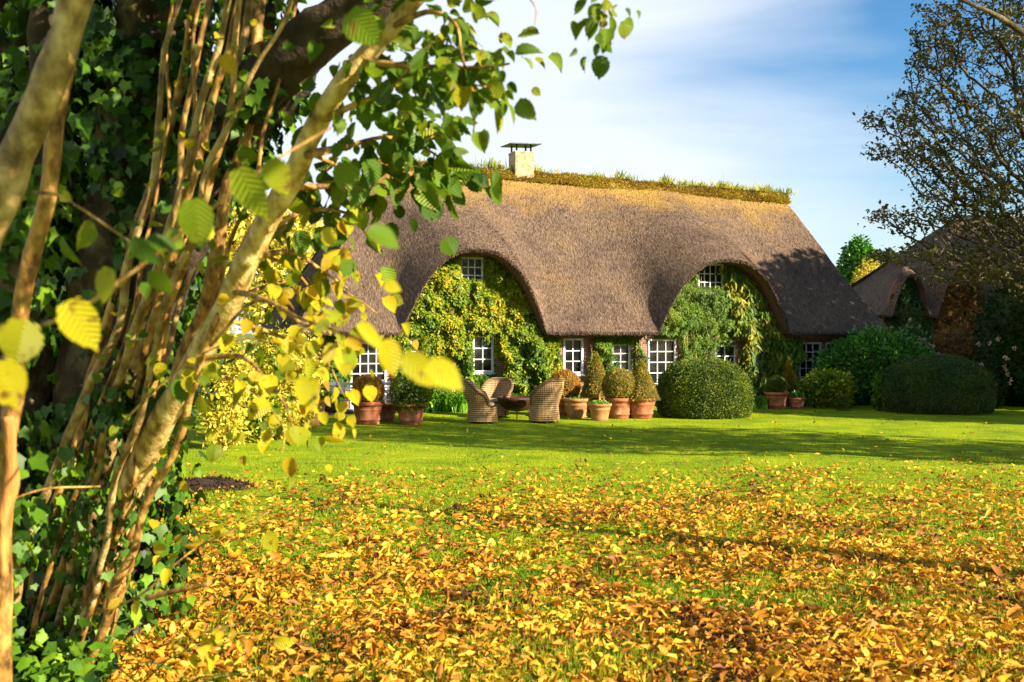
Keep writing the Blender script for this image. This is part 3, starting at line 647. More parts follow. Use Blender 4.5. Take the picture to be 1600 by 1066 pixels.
bush('clipped_yew_dome', 'dark wide clipped dome bush at the right end of lawn', p, 84*s, 74*s, 60*s, 26*s, M_boxdark, M_coreg, 60000, .04, .055, 3, seed=5, spray=1500, cat='topiary', sq=.84, inner=.97)
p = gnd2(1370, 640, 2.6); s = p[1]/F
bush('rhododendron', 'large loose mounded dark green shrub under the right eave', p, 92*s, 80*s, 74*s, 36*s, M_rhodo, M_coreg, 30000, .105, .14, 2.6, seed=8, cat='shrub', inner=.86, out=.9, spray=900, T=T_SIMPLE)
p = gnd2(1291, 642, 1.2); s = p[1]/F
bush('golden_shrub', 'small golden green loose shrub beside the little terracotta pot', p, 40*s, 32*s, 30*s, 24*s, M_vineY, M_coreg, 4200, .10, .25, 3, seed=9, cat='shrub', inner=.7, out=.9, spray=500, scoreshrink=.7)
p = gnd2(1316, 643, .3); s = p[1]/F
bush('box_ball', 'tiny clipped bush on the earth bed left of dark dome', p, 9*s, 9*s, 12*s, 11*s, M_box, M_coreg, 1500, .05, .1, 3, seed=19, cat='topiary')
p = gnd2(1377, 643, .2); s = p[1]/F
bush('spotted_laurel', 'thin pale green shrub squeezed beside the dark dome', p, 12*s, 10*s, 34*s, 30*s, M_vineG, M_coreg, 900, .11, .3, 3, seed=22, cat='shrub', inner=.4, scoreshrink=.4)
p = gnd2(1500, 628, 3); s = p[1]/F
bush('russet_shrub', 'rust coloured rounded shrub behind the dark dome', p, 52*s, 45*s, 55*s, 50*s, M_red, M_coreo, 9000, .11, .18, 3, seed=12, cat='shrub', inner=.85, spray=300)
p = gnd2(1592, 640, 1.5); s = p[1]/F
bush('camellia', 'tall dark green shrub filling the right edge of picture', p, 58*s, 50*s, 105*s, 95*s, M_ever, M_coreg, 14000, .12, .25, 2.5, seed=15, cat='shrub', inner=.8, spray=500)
p = at(1605, 520, 30); p[2] = 0; s = p[1]/F
bush('beech_shrub', 'tall reddish brown bush rising above the right edge shrubs', p, 60*s, 45*s, 90*s, 70*s, M_red, M_coreo, 9000, .13, .25, 2.5, seed=25, cat='shrub', inner=.8, spray=600)
# rose bush with pink flowers
p = gnd2(1545, 640, .6); s = p[1]/F
rb = bush('rose_bush', 'dark leggy rose bush with a few pale pink roses', p, 30*s, 24*s, 60*s, 62*s, M_ever, M_coreg, 3500, .09, .3, 3, seed=27, cat='rose bush', inner=.6, scoreshrink=.55)
for k in range(14):
    fl = MB()
    c = np.array([(rng.random()-.5)*56*s, -22*s-.1*rng.random(), (35+85*rng.random())*s]); n = 16
    d = rdir(n); leaves(fl, c+d*.02, rdir(n), d, .06, T_SIMPLE)
    fl.build('flower', M_flower, rb)
p = at(1425, 560, 33); p[2] = 0; s = p[1]/F
hy = bush('hydrangea', 'pink and cream hydrangea heads peeping over the big green shrub', p, 40*s, 30*s, 56*s, 50*s, M_rhodo, M_coreg, 3500, .12, .2, 3, seed=28, cat='shrub', inner=.8)
fl = MB()
for px, py in ((1436, 538), (1430, 532), (1443, 541), (1452, 552), (1458, 556), (1423, 530)):
    c = at(px, py, 33.)-p+np.array([0, -.75, 0]); fl = MB(); n = 40; d = rdir(n); leaves(fl, c+d*.04, d, rdir(n), .07, T_SIMPLE); fl.build('flower_head', M_flower, hy)
# creepers on the second cottage
def far_creeper(name, label, a, b_, z0, z1, n, mt, seed):
    root = E(name, tuple(O2+np.array([math.cos(TH2), math.sin(TH2), 0])*(a+b_)/2+np.array([math.sin(TH2), -math.cos(TH2), 0])*3.2), TH2, label, 'climbing plant')
    tt = a+(b_-a)*rng.random(n); z = z0+(z1-z0)*rng.random(n); top = 2.7+gauss_g(tt, 0*tt, A2); k = (z < top) & (fbm(np.stack([tt, 0*tt, z], -1), 1.3, seed) > .28); tt, z = tt[k], z[k]; n = len(tt)
    d = .5*fbm(np.stack([tt, 0*tt, z], -1), 2, seed+1); P = np.stack([tt-(a+b_)/2, -d*rng.random(n)**.4+.1, z], -1)
    mb = MB(); leaves(mb, P, norm(np.stack([rng.normal(size=n)*.5, -1+0*tt, .5+rng.normal(size=n)*.4], -1)), norm(rng.normal(size=(n, 3))*.5+[0, -.4, -.8]), .15*(.6+.7*rng.random(n)), T_SIMPLE, .1); mb.build('foliage', mt, root)
    st = MB(); st.tube([(0, .05, 0), (.1, .02, 1.2), (-.1, .02, 2.6)], [.03, .025, .01], 6); st.build('stem', M_bark2, root)
far_creeper('ivy', 'dark green ivy inside the small cottage left arch', t2(1396), t2(1462), .2, 4.4, 9000, M_boxdark, 31)
far_creeper('autumn_creeper', 'orange brown creeper inside the small cottage second arch', t2(1470), t2(1545), .2, 4.0, 6000, M_red, 32)
p = at(1590, 470, 35.); p[2] = 0; s = p[1]/F
bush('dry_shrub', 'pinkish tan feathery shrub in front of the small cottage', p, 34*s, 30*s, 66*s, 60*s, M_yshrub, M_coreo, 4000, .10, .25, 3, seed=33, cat='shrub', inner=.6, scoreshrink=.7)

# agapanthus clumps
def strap(label, px, py, wpx, n, hgt):
    p = gnd(px, py); s = p[1]/F; root = E('agapanthus', tuple(p), 0, label, 'plant', 'strappy plants along the house bed'); mb = MB()
    for _ in range(n):
        b0 = np.array([(rng.random()*2-1)*wpx*s, rng.normal()*.25, 0]); a = rng.random()*2*math.pi; o = np.array([math.cos(a), math.sin(a), 0]); Lh = hgt*(.6+.5*rng.random()); ww = .018+.01*rng.random()
        side = np.array([-math.sin(a), math.cos(a), 0])*ww; pts = []
        for k in np.linspace(0, 1, 6): pts.append(b0+o*(Lh*.75*k**1.5)+np.array([0, 0, Lh*(1.25*k-.75*k*k*k)]))
        pts = np.array(pts); wd = np.array([1, 1.1, 1.1, .9, .6, .05])[:, None]
        mb.grid(np.stack([pts-side*wd, pts+side*wd], 1))
    mb.build('leaves', M_agap, root)
strap('bright green strap leaved clump left of the wicker chairs', 700, 643, 34, 340, .8)
strap('green strap leaved clump seen between the wicker chairs', 805, 640, 30, 220, .7)
strap('low green strappy plants left of the big clipped dome', 915, 640, 20, 90, .6)
strap('low green strappy plants right of the big clipped dome', 1185, 638, 10, 70, .55)

# ------------------------------------------------------------------ pots and topiary
def make_pot(name, mt, label=None, group='terracotta pots along the house', rings=2, soil=True, tall=1.0):
    """unit pot: rim diameter 1, height ~.68"""
    root = E(name, (0, 0, 0), 0, label, 'pot', group)
    h = .70*tall
    prof = [(.0, .0), (.33, .0), (.345, .03), (.355, .13*tall)]
    if rings > 1: prof += [(.385, .14*tall), (.39, .17*tall), (.37, .19*tall)]
    prof += [(.42, .44*tall), (.44, .46*tall), (.425, .48*tall), (.445, h-.12), (.49, h-.11), (.505, h-.07), (.505, h-.02), (.49, h), (.46, h), (.44, h-.03), (.43, h-.12)]
    mb = MB(); mb.lathe(prof); mb.build('body', mt, root)
    if soil:
        s = MB(); s.lathe([(0, h-.07), (.2, h-.065), (.435, h-.075)], seg=20); s.build('soil', M_soil, root)
    return root
POTG = 'terracotta pots along the house'
pA = make_pot('terracotta_pot', M_terra); pB = make_pot('terracotta_pot', M_terraY, rings=1); pT = make_pot('tall_planter', M_terraY, tall=1.35, rings=1)
usedp = set()
def place_pot(proto, px, by, wpx, label):
    p = gnd(px, by); s = p[1]/F; w_ = wpx*s; p[1] += w_*.35; sc_ = w_*(p[1]/gnd(px, by)[1])
    p[0] = (px-800)/F*p[1]
    if id(proto) not in usedp: usedp.add(id(proto)); o = proto; o.location = tuple(p); o.scale = (sc_,)*3; o['label'] = label
    else: o = dup(proto, tuple(p), rng.random()*6, label, scale=sc_)
    return p, sc_
def topball(p, sc_, label, r, mt, core, name='box_ball', cat='topiary', cone=None, n=7000, h=.62, size=.035, inner=.95, lump=.05, squash=1.0, group='clipped box plants in pots', **k):
    base = np.array(p); 
    if cone:
        o = bush(name, label, base, r, r, cone/2, cone/2+h*sc_-.03, mt, core, n, size, lump, 4, cat=cat, group=group, inner=inner, profile=lambda u: np.clip((1-u)**.82*1.08/np.maximum(np.sqrt(1-(2*u-1)**2), .12), 0, 2.4), **k)
    else:
        o = bush(name, label, base, r, r, r*squash, r*squash*.86+h*sc_, mt, core, n, size, lump, 4, cat=cat, group=group, inner=inner, **k)
    return o
s0 = 22/F*1.02
p, c = place_pot(pA, 575, 665, 52, 'terracotta pot holding a bronzed ball, in front of the metal chairs'); topball(p, c, 'bronze orange clipped ball in the pot before the metal chairs', .36, M_boxor, M_coreo, name='box_ball')
p, c = place_pot(pA, 602, 660, 40, 'red terracotta pot half hidden behind the bronzed ball pot')
p, c = place_pot(pA, 642, 665, 49, 'terracotta pot holding the feathery dark green shrub'); topball(p, c, 'loose feathery dark green shrub in a terracotta pot', .44, M_box, M_coreg, 'feathery_shrub', 'shrub', n=3800, size=.07, inner=.45, lump=.25, squash=.8, scoreshrink=.55, spray=500, h=.55)
p, c = place_pot(pT, 488, 667, 44, 'tall pale buff planter behind the yellow leaves')
topball(p, c, 'straggly green plant in the tall buff planter', .34, M_vineG, M_coreg, 'potted_shrub', 'shrub', n=1500, size=.08, inner=.5, lump=.2, scoreshrink=.5, h=.85)
p, c = place_pot(pA, 882, 651, 42, 'terracotta pot mostly hidden behind the right wicker chair'); topball(p, c, 'bronze orange clipped ball behind the right wicker chair', .40, M_boxor, M_coreo, name='box_ball')
p, c = place_pot(pB, 901, 654, 44, 'wide golden buff pot between the wicker chair and small pot')
bush('sedum', 'low green creeping plant in the wide golden pot', p+[0, 0, .56*c], c*.42, c*.42, .05, .03, M_agap, M_soil, 900, .05, .1, 4, seed=4, cat='plant', group='low plants in pots')
p, c = place_pot(pA, 968, 655, 46, 'terracotta pot with round golden green ball, behind small buff pot'); topball(p, c, 'round golden green clipped ball left of the front cone', .42, M_boxcone, M_coreo, name='box_ball')
p, c = place_pot(pA, 1002, 655, 49, 'terracotta pot under the front cone, beside the big dome'); topball(p, c, 'golden brown clipped cone beside the big green dome', .43, M_boxcone, M_coreo, name='box_cone', cone=.98, h=.6)
p, c = place_pot(pA, 932, 646, 40, 'terracotta pot under the rear cone, behind the driftwood'); topball(p, c, 'golden green clipped cone standing behind the pots', .40, M_boxcone, M_coreo, name='box_cone', cone=1.2, h=.6)
p, c = place_pot(pB, 937, 658, 38, 'small pale buff pot planted with low greens'); bush('parsley_plant', 'low fresh green leaves in the small buff pot', p+[0, 0, .56*c], c*.42, c*.42, .07, .05, M_agap, M_soil, 900, .05, .1, 4, seed=4, cat='plant', group='low plants in pots')
p, c = place_pot(pA, 1213, 640, 38, 'terracotta pot with a rounded green topiary, right of the big dome'); topball(p, c, 'small rounded green topiary right of the big dome', .26, M_box, M_coreg, name='box_ball')
p, c = place_pot(pA, 1245, 640, 26, 'smallest terracotta pot next to the golden shrub'); bush('herb_plant', 'upright fresh green leaves in the smallest terracotta pot', p+[0, 0, .56*c], c*.4, c*.4, .12, .08, M_agap, M_soil, 500, .07, .2, 4, seed=6, cat='plant', group='low plants in pots', inner=.5)
p = gnd2(1232, 636, .6)
bush('box_ball', 'spiral green topiary with a pointed top against the house wall', p, .26, .26, .62, .72, M_boxcone, M_coreg, 5000, .05, .2, 4, seed=7, cat='topiary', profile=lambda u: np.clip((1-u)**.8*(1+.25*np.sin(u*22))/np.maximum(np.sqrt(1-(2*u-1)**2), .12), 0, 2))
# driftwood between the pots
dw = MB(); p = gnd(945, 648)+np.array([0, 0, .36])
dw.tube([p+[-.12, 0, -.05], p+[-.16, 0, .12], p+[-.10, 0, .28], p+[.02, 0, .33], p+[.08, 0, .30]], [.05, .045, .035, .025, .012], 7, .2)
dw.tube([p+[-.12, 0, -.05], p+[.0, -.05, .02], p+[.14, 0, .0], p+[.22, .05, .06]], [.06, .07, .05, .02], 7, .3); dw.tube([p+[-.08, 0, -.04], p+[-.02, 0, -.3]], [.05, .05], 6, .2)
dw.build('driftwood', M_bark2, None, label='curved piece of brown driftwood propped between the terracotta pots', cat='driftwood')

# ------------------------------------------------------------------ wicker chairs
def make_chair():
    root = E('wicker_armchair', (0, 0, 0), 0, 'x', 'armchair', 'wicker armchairs around the fire bowl')
    n = 64; ph = np.linspace(-math.pi, math.pi, n, endpoint=False)      # ph=0 back (-y side)
    ap = np.abs(ph); bk = np.clip((2.15-ap)/.5, 0, 1); bk = bk*bk*(3-2*bk)   # 1 where shell rises
    bb = np.clip((1.85-ap)/1.35, 0, 1); bb = bb*bb*(3-2*bb)
    top = .36+bk*(.26+.30*bb)
    def ring(k, inset=0):   # k 0..1 up
        z = .05+(top-.05)*k
        r = .33+.02*np.cos(z*9)+.10*np.clip((z-.38)/.5, 0, 1)**1.2-.02*np.clip(1-z*4, 0, 1)
        r = r-inset; sx = 1.0; 
        return np.stack([np.sin(ph)*r*sx, -np.cos(ph)*r*1.02, z], -1)
    ks = np.linspace(0, 1, 16)
    O = np.array([ring(k) for k in ks]); I = np.array([ring(k, .045) for k in ks[::-1]])
    mb = MB(); G = np.concatenate([O, I]); 
    G2 = np.concatenate([G, G[:, :1]], 1); uv = np.stack(np.meshgrid(np.arange(G.shape[0])/16, np.linspace(0, 3.0, n+1), indexing='ij'), -1)[..., ::-1]
    m_, n_ = G2.shape[:2]; idx = np.arange(m_*n_).reshape(m_, n_)
    mb.add(G2.reshape(-1, 3), np.stack([idx[:-1, :-1], idx[:-1, 1:], idx[1:, 1:], idx[1:, :-1]], -1).reshape(-1, 4), uv.reshape(-1, 2))
    mb.build('shell', M_wicker, root)
    rim = ring(1, .02); sel = np.where(bk > .02)[0]; rm = MB(); rm.tube(rim[sel]+[0, 0, .005], np.full(len(sel), .042), 8); rm.build('rim', M_wicker, root)
    st = MB(); st.lathe([(0, .36), (.29, .36)], seg=24); st.build('seat', M_wicker, root)
    cu = MB(); cu.lathe([(0, .46), (.18, .462), (.255, .44), (.27, .41), (.25, .375), (0, .37)], seg=24); cu.build('cushion', M_cush, root)
    for a in (.7, 2.4, -.7, -2.4):
        f = MB(); f.bar((math.sin(a)*.29, -math.cos(a)*.29, 0), (math.sin(a)*.29, -math.cos(a)*.29, .08), .022); f.build('foot', M_wicker, root)
    return root
wc = make_chair()
def pl(o, px, by, sc_, rz, label):
    p = gnd(px, by)
    o.location = tuple(p+[0, .3, 0]); o.rotation_euler = (0, 0, rz); o.scale = (sc_,)*3; o['label'] = label
pl(wc, 753, 663, 1.07, R_(-88), 'left wicker armchair turned towards the fire bowl')
pl(dup(wc), 775, 653, 1.0, R_(165), 'wicker armchair behind the left one, facing the lawn')
pl(dup(wc), 851, 662, 1.08, R_(48), 'right wicker armchair showing its tall back')
p = gnd(808, 656); fb = E('fire_bowl', tuple(p+[0, .4, 0]), 0, 'dark rusty iron fire bowl on legs between the wicker armchairs', 'fire bowl')
mb = MB(); mb.lathe([(0, .16), (.2, .19), (.38, .30), (.48, .46), (.50, .53), (.47, .53), (.36, .34), (.18, .24), (0, .21)], seg=36); mb.build('bowl', M_rust, fb)
for a in (.5, 2.6, 4.7):
    f = MB(); f.bar((math.cos(a)*.34, math.sin(a)*.34, 0), (math.cos(a)*.30, math.sin(a)*.30, .28), .014); f.build('leg', M_rust, fb)

# ------------------------------------------------------------------ metal garden chairs and table
def make_fchair():
    root = E('folding_chair', (0, 0, 0), 0, 'x', 'chair', 'slatted metal folding chairs around the garden table')
    for sx in (-.22, .22):
        f = MB(); f.tube([(sx, .24, 0), (sx, 0, .40), (sx, -.20, .88)], [.013]*3, 6); f.build('frame', M_steel, root)
        f = MB(); f.tube([(sx*.92, -.24, 0), (sx*.92, .22, .45)], [.013]*2, 6); f.build('leg', M_steel, root)
    s = MB()
    for k in range(6): s.box(-.22, .22, -.16+k*.065, -.11+k*.065, .445, .46)
    s.build('seat', M_slat, root, smooth=False)
    s = MB()
    for z in (.65, .83): y = -.20+(.88-z)*.42; s.box(-.25, .25, y-.012, y+.012, z-.035, z+.035)
    s.build('backrest', M_slat, root, smooth=False)
    return root
fc = make_fchair()
def fpl(o, px, by, rz, label): o.location = tuple(gnd(px, by)); o.rotation_euler = (0, 0, rz); o['label'] = label; o.scale = (1.05,)*3
fpl(fc, 512, 655, R_(10), 'metal folding chair nearest the tall buff planter')
fpl(dup(fc), 545, 656, R_(-6), 'middle metal folding chair of the front row')
fpl(dup(fc), 612, 655, R_(4), 'metal folding chair behind the feathery shrub pot')
fpl(dup(fc), 585, 650, R_(184), 'metal folding chair on the house side of the table')
p = gnd(560, 652); gt = E('garden_table', tuple(p), TH*.6, 'long blue grey slatted metal table with folding chairs', 'table')
s = MB()
for k in range(7): s.box(-1.0, 1.0, -.33+k*.095, -.25+k*.095, .72, .738)
s.build('table_top', M_slat, gt, smooth=False)
for dx in (-.85, .85):
    for dy in (-.27, .27): f = MB(); f.bar((dx, dy, 0), (dx, dy, .72), .016); f.build('leg', M_steel, gt)

# soil mound beside young trunk
p = gnd(312, 768); mb = MB(); n = 40; r_ = np.linspace(0, 1, 14)[:, None]; a_ = np.linspace(0, 2*math.pi, n, endpoint=False)[None]
Q = np.stack([p[0]+r_*np.cos(a_)*.70, p[1]+.25+r_*np.sin(a_)*.42, .13*(1-r_**1.6)+0*a_], -1); Q[..., 2] += .07*(fbm(Q, 9, 2)-.4)*(1-r_**3)+.012-.05*(r_**4); mb.grid(Q, True)
n = 900; rr = np.sqrt(rng.random(n))*.95; aa = rng.random(n)*2*math.pi; P = np.stack([p[0]+rr*np.cos(aa)*.72, p[1]+.25+rr*np.sin(aa)*.44, .13*(1-rr**1.6)+.01], -1); leaves(mb, P, rdir(n), rdir(n), .05*rng.random(n)+.02, T_CURL2)
mb.build('soil_mound', M_soil, None, label='low mound of dark turned soil on the lawn behind the stems', cat='soil heap')

# ------------------------------------------------------------------ foreground: hazel clump and ivy-clad tree
def cr(pts, n=24):
    """Catmull-Rom through rows of numbers"""
    P = np.array(pts, float); P = np.vstack([2*P[0]-P[1], P, 2*P[-1]-P[-2]]); out = []
    m_ = len(P)-3
    for u in np.linspace(0, m_-1e-6, n):
        i = int(u); f = u-i; a, b_, c, d = P[i:i+4]
        out.append(.5*((2*b_)+(-a+c)*f+(2*a-5*b_+4*c-d)*f*f+(-a+3*b_-3*c+d)*f**3))
    return np.array(out)
def stem_pts(L_, n=26, wob=.02, seed=0):
    c = cr([(a, b_, Y, r) for a, b_, Y, r in L_], n); P = np.array([at(a, b_, Y) for a, b_, Y, _ in c]); P[:, 2] = np.maximum(P[:, 2], -.05)
    P += wob*(np.stack([vnoise(P+[seed, 0, 0], 3, 1), vnoise(P+[seed, 0, 0], 3, 2), 0*P[:, 0]+.5], -1)-.5)*2
    return P, c[:, 3]
base = at(140, 1020, 6.4); base[2] = 0
hz = E('hazel_tree', tuple(base), 0, 'leaning multi stemmed hazel with pale smooth stems, the leaning one coloured sunlit, and yellow green leaves', 'tree')
def hz_add(L_, name='stem', mt=M_bark, sides=10, rough=.14, wob=.02, seed=0, n=30):
    P, r = stem_pts(L_, n, wob, seed); mb = MB(); mb.tube(P-base, r, sides, rough, seed); mb.build(name, mt, hz); return P
main = hz_add([(110, 1020, 6.4, .09), (165, 880, 6.1, .085), (215, 745, 5.7, .078), (270, 630, 5.3, .07), (345, 490, 4.9, .062), (430, 330, 4.6, .054), (520, 150, 4.3, .047), (600, 55, 4.2, .042), (700, -70, 4.1, .036)], n=44, seed=3, rough=.10, mt=M_barklit)
SH = [
 [(70, 1035, 6.3, .040), (110, 900, 6.0, .038), (150, 740, 5.7, .034), (190, 590, 5.4, .032), (240, 420, 5.1, .028), (300, 220, 4.9, .026), (345, 40, 4.8, .022), (365, -60, 4.8, .02)],
 [(110, 1030, 6.2, .042), (160, 860, 5.9, .040), (205, 690, 5.6, .037), (225, 560, 5.4, .034), (262, 400, 5.2, .030), (320, 200, 5.0, .026), (352, 60, 4.9, .022), (372, -60, 4.9, .02)],
 [(140, 1035, 6.1, .034), (175, 860, 5.8, .030), (210, 720, 5.6, .028), (250, 560, 5.3, .026), (300, 380, 5.0, .022), (345, 200, 4.8, .02), (368, 40, 4.7, .017), (380, -60, 4.7, .016)],
 [(85, 1030, 6.5, .05), (120, 880, 6.4, .05), (160, 760, 6.2, .048), (200, 620, 6.0, .044), (230, 480, 5.9, .042), (290, 300, 5.7, .04), (350, 130, 5.6, .036), (395, -60, 5.5, .034)],
 [(130, 1060, 5.9, .034), (190, 900, 5.6, .030), (240, 760, 5.3, .026), (285, 640, 5.1, .022), (330, 520, 4.9, .02), (400, 360, 4.8, .017), (450, 270, 4.7, .014)],
 [(60, 1030, 6.3, .03), (100, 860, 6.1, .028), (130, 760, 5.9, .026), (170, 640, 5.7, .024), (250, 450, 5.5, .022), (270, 330, 5.4, .02), (310, 120, 5.3, .018), (330, -50, 5.3, .016)],
 [(95, 1050, 6.1, .028), (150, 900, 5.8, .026), (185, 740, 5.5, .024), (230, 600, 5.2, .022), (262, 470, 5.0, .019), (330, 260, 4.8, .016), (420, 60, 4.6, .012), (470, -60, 4.5, .01)],
 [(30, 1030, 6.6, .05), (60, 900, 6.5, .048), (100, 760, 6.3, .045), (130, 640, 6.2, .042), (200, 420, 6.0, .04), (260, 220, 5.9, .036), (320, 0, 5.8, .033), (335, -60, 5.8, .03)],
 [(150, 1040, 6.4, .075), (190, 900, 6.3, .07), (235, 740, 6.1, .064), (290, 560, 5.9, .058), (330, 420, 5.7, .054), (375, 230, 5.5, .05), (400, 60, 5.4, .046), (420, -60, 5.4, .042)],
 [(5, 1060, 6.0, .05), (25, 900, 5.8, .045), (60, 800, 5.7, .042), (110, 690, 5.6, .035), (150, 600, 5.5, .03), (210, 420, 5.3, .025), (250, 200, 5.2, .02), (280, -40, 5.2, .016)],
 [(150, 1045, 6.3, .024), (200, 860, 6.0, .022), (250, 700, 5.8, .02), (300, 560, 5.6, .018), (350, 430, 5.5, .016), (390, 300, 5.4, .014), (440, 120, 5.3, .012), (480, -50, 5.3, .01)],
 [(120, 1040, 6.0, .022), (165, 880, 5.8, .02), (215, 700, 5.5, .018), (255, 520, 5.3, .016), (290, 380, 5.2, .014), (305, 200, 5.1, .012), (312, -50, 5.0, .01)],
 [(100, 1030, 6.5, .03), (170, 800, 6.2, .028), (225, 640, 6.1, .026), (285, 450, 6.0, .022), (340, 280, 5.9, .02), (385, 100, 5.8, .018), (400, -50, 5.8, .016)],
 [(40, 1045, 6.1, .022), (85, 880, 5.9, .02), (140, 700, 5.7, .018), (195, 520, 5.5, .016), (235, 330, 5.4, .013), (262, 120, 5.3, .011), (275, -50, 5.3, .01)],
]
for i, L_ in enumerate(SH): hz_add([(a, b_, Y, r*(.72 if r > .03 else .85)) for a, b_, Y, r in L_], mt=M_bark2 if i % 3 else M_bark, seed=10+i, sides=8, wob=.045, rough=.24, n=44)
# left side stems close to camera
hz_add([(0, 1250, 4.4, .035), (8, 900, 4.3, .035), (15, 700, 4.2, .034)], mt=M_bark2, seed=31)
hz_add([(15, 700, 4.2, .034), (25, 560, 4.1, .034), (50, 400, 4.0, .033), (75, 290, 3.95, .032), (100, 130, 3.9, .034), (120, -60, 3.9, .03)], mt=M_bark2, seed=31)
hz_add([(16, 650, 4.14, .024), (14, 760, 4.17, .026), (8, 900, 4.22, .018)], mt=M_splitwood, name='torn_stem', seed=32, rough=.5)
hz_add([(-120, 800, 3.5, .062), (-60, 480, 3.4, .06), (10, 270, 3.35, .057), (75, 130, 3.3, .054), (140, -80, 3.2, .05)], seed=33, n=34, sides=14)
# horizontal thin twigs carrying the close leaves
TW = [
 [(0, 525, 2.6, .006), (110, 490, 2.5, .006), (210, 420, 2.45, .005), (300, 345, 2.4, .005), (400, 270, 2.4, .004), (520, 200, 2.5, .003)],
 [(60, 300, 3.2, .006), (110, 310, 3.1, .005), (190, 370, 3.0, .005), (215, 395, 3.0, .004)],
 [(330, 540, 3.9, .008), (400, 470, 3.6, .007), (480, 500, 3.2, .006), (560, 530, 2.6, .005), (640, 560, 2.2, .004), (700, 590, 2.0, .003)],
 [(230, 935, 5.2, .016), (270, 925, 5.1, .015), (325, 912, 5.0, .013)],
 [(0, 790, 4.5, .006), (70, 765, 4.5, .005), (160, 760, 4.6, .004)],
 [(190, 660, 4.8, .007), (240, 610, 4.7, .006), (300, 560, 4.6, .005), (380, 530, 4.6, .004), (450, 540, 4.6, .003)],
 [(150, 960, 5.6, .008), (220, 930, 5.4, .007), (280, 880, 5.3, .006), (320, 850, 5.3, .005), (420, 800, 5.2, .003)],
 [(250, 1010, 5.4, .006), (330, 985, 5.3, .005), (440, 960, 5.2, .004)],
]
TP = [hz_add(L_, 'twig', M_bark2, 6, .1, .02, 50+i, 20) for i, L_ in enumerate(TW)]
# branches on the sky side (leaf sprays)
BRS = [
 [(560, 90, 4.25, .022), (620, 100, 4.1, .014), (700, 105, 4.0, .010), (760, 105, 3.9, .007), (800, 98, 3.85, .004)],
 [(580, 60, 4.25, .02), (660, 20, 4.1, .012), (720, 40, 4.0, .008), (735, 90, 3.9, .006), (745, 150, 3.9, .004), (738, 220, 3.9, .003)],
 [(480, 245, 4.4, .022), (540, 230, 4.6, .014), (600, 215, 4.75, .010), (660, 230, 4.9, .007), (705, 265, 5.0, .004)],
 [(455, 290, 4.5, .02), (520, 290, 4.7, .012), (580, 275, 4.9, .008), (640, 235, 5.0, .006), (690, 200, 5.1, .004)],
 [(420, 360, 4.6, .02), (480, 330, 4.8, .012), (540, 335, 5.0, .008), (570, 370, 5.1, .005)],
 [(400, 400, 4.7, .02), (450, 395, 4.9, .012), (500, 420, 5.1, .008), (545, 450, 5.2, .005)],
 [(500, 190, 4.35, .02), (560, 160, 4.2, .012), (620, 130, 4.1, .008), (680, 60, 4.0, .005)],
 [(365, 455, 4.8, .018), (430, 470, 4.5, .012), (480, 510, 4.3, .008), (520, 480, 4.2, .005)],
 [(310, 560, 5.0, .015), (380, 560, 4.8, .010), (440, 620, 4.6, .006), (455, 670, 4.5, .004)],
 [(640, 0, 4.15, .02), (700, -40, 4.0, .014), (850, -75, 3.9, .010), (935, -30, 3.9, .006), (950, 10, 3.9, .004), (925, 60, 3.9, .003)],
 [(640, 0, 4.15, .02), (720, -30, 4.0, .010), (800, -20, 3.9, .005), (840, 10, 3.9, .003), (843, 40, 3.9, .002)],
 [(690, 110, 4.0, .006), (740, 130, 3.9, .004), (780, 138, 3.9, .002)],
 [(480, 240, 4.4, .012), (540, 270, 4.7, .008), (600, 290, 4.9, .006), (660, 270, 5.0, .004), (725, 285, 5.1, .003)],
 [(380, 420, 4.7, .012), (450, 360, 4.9, .008), (485, 310, 5.0, .005), (510, 260, 5.0, .003)],
]
BP = [hz_add(L_, 'branch', M_bark2, 7, .15, .04, 70+i, 22) for i, L_ in enumerate(BRS)]
def pick_leaf(mb, P, N, D, S):
    c = rng.integers(0, 4, len(P))
    for k, T in enumerate((T_HAZEL, T_HAZEL2, T_HAZEL3, T_HAZEL4)): m_ = c == k; leaves(mb, P[m_], N[m_], D[m_], S[m_], T, .07, uv=True)
def spray(paths, per, size, spread=.06, start=.25, dr=.7):
    P, D, N = [], [], []
    for Q in paths:
        k = per; u = start+(1-start)*rng.random(k); i = np.clip((u*(len(Q)-1)).astype(int), 0, len(Q)-2); f = (u*(len(Q)-1)-i)[:, None]
        p = Q[i]*(1-f)+Q[i+1]*f; tdir = norm(Q[i+1]-Q[i])
        o = rng.normal(size=(k, 3))*spread; P.append(p+o)
        D.append(norm(tdir*.5+norm(o)*.8+np.array([0, 0, -dr])+rng.normal(size=(k, 3))*.3)); N.append(norm(rng.normal(size=(k, 3))*.55+[.25, -.9, .5]))
    P, D, N = map(np.concatenate, (P, D, N)); return P, N, D, size*(.55+.75*rng.random(len(P)))
def addspray(mb, paths, per, size, **k): P, N, D, S = spray(paths, per, size, **k); pick_leaf(mb, P-base, N, D, S)
fg = MB()
addspray(fg, [BP[i] for i in (0, 1)], 55, .08, start=.1, spread=.07); addspray(fg, [BP[2], BP[3], BP[12]], 50, .12, spread=.09, start=.3); addspray(fg, [BP[4], BP[6], BP[13]], 34, .11, spread=.11, start=.3)
addspray(fg, [BP[9]], 30, .07, start=.82, spread=.05); addspray(fg, [BP[0], BP[11]], 14, .065)
addspray(fg, [main[32:38]+[.15, .35, 0]], 40, .085, spread=.13, start=0)
addspray(fg, [main[35:43]+[.05, .3, .05]], 80, .09, spread=.18, start=0)
yg = MB()
addspray(yg, [BP[7], BP[8]], 36, .085, spread=.14, start=.4); addspray(yg, [BP[5]], 26, .10, spread=.12, start=.4); addspray(yg, [TP[1], TP[5]], 10, .085, spread=.05)
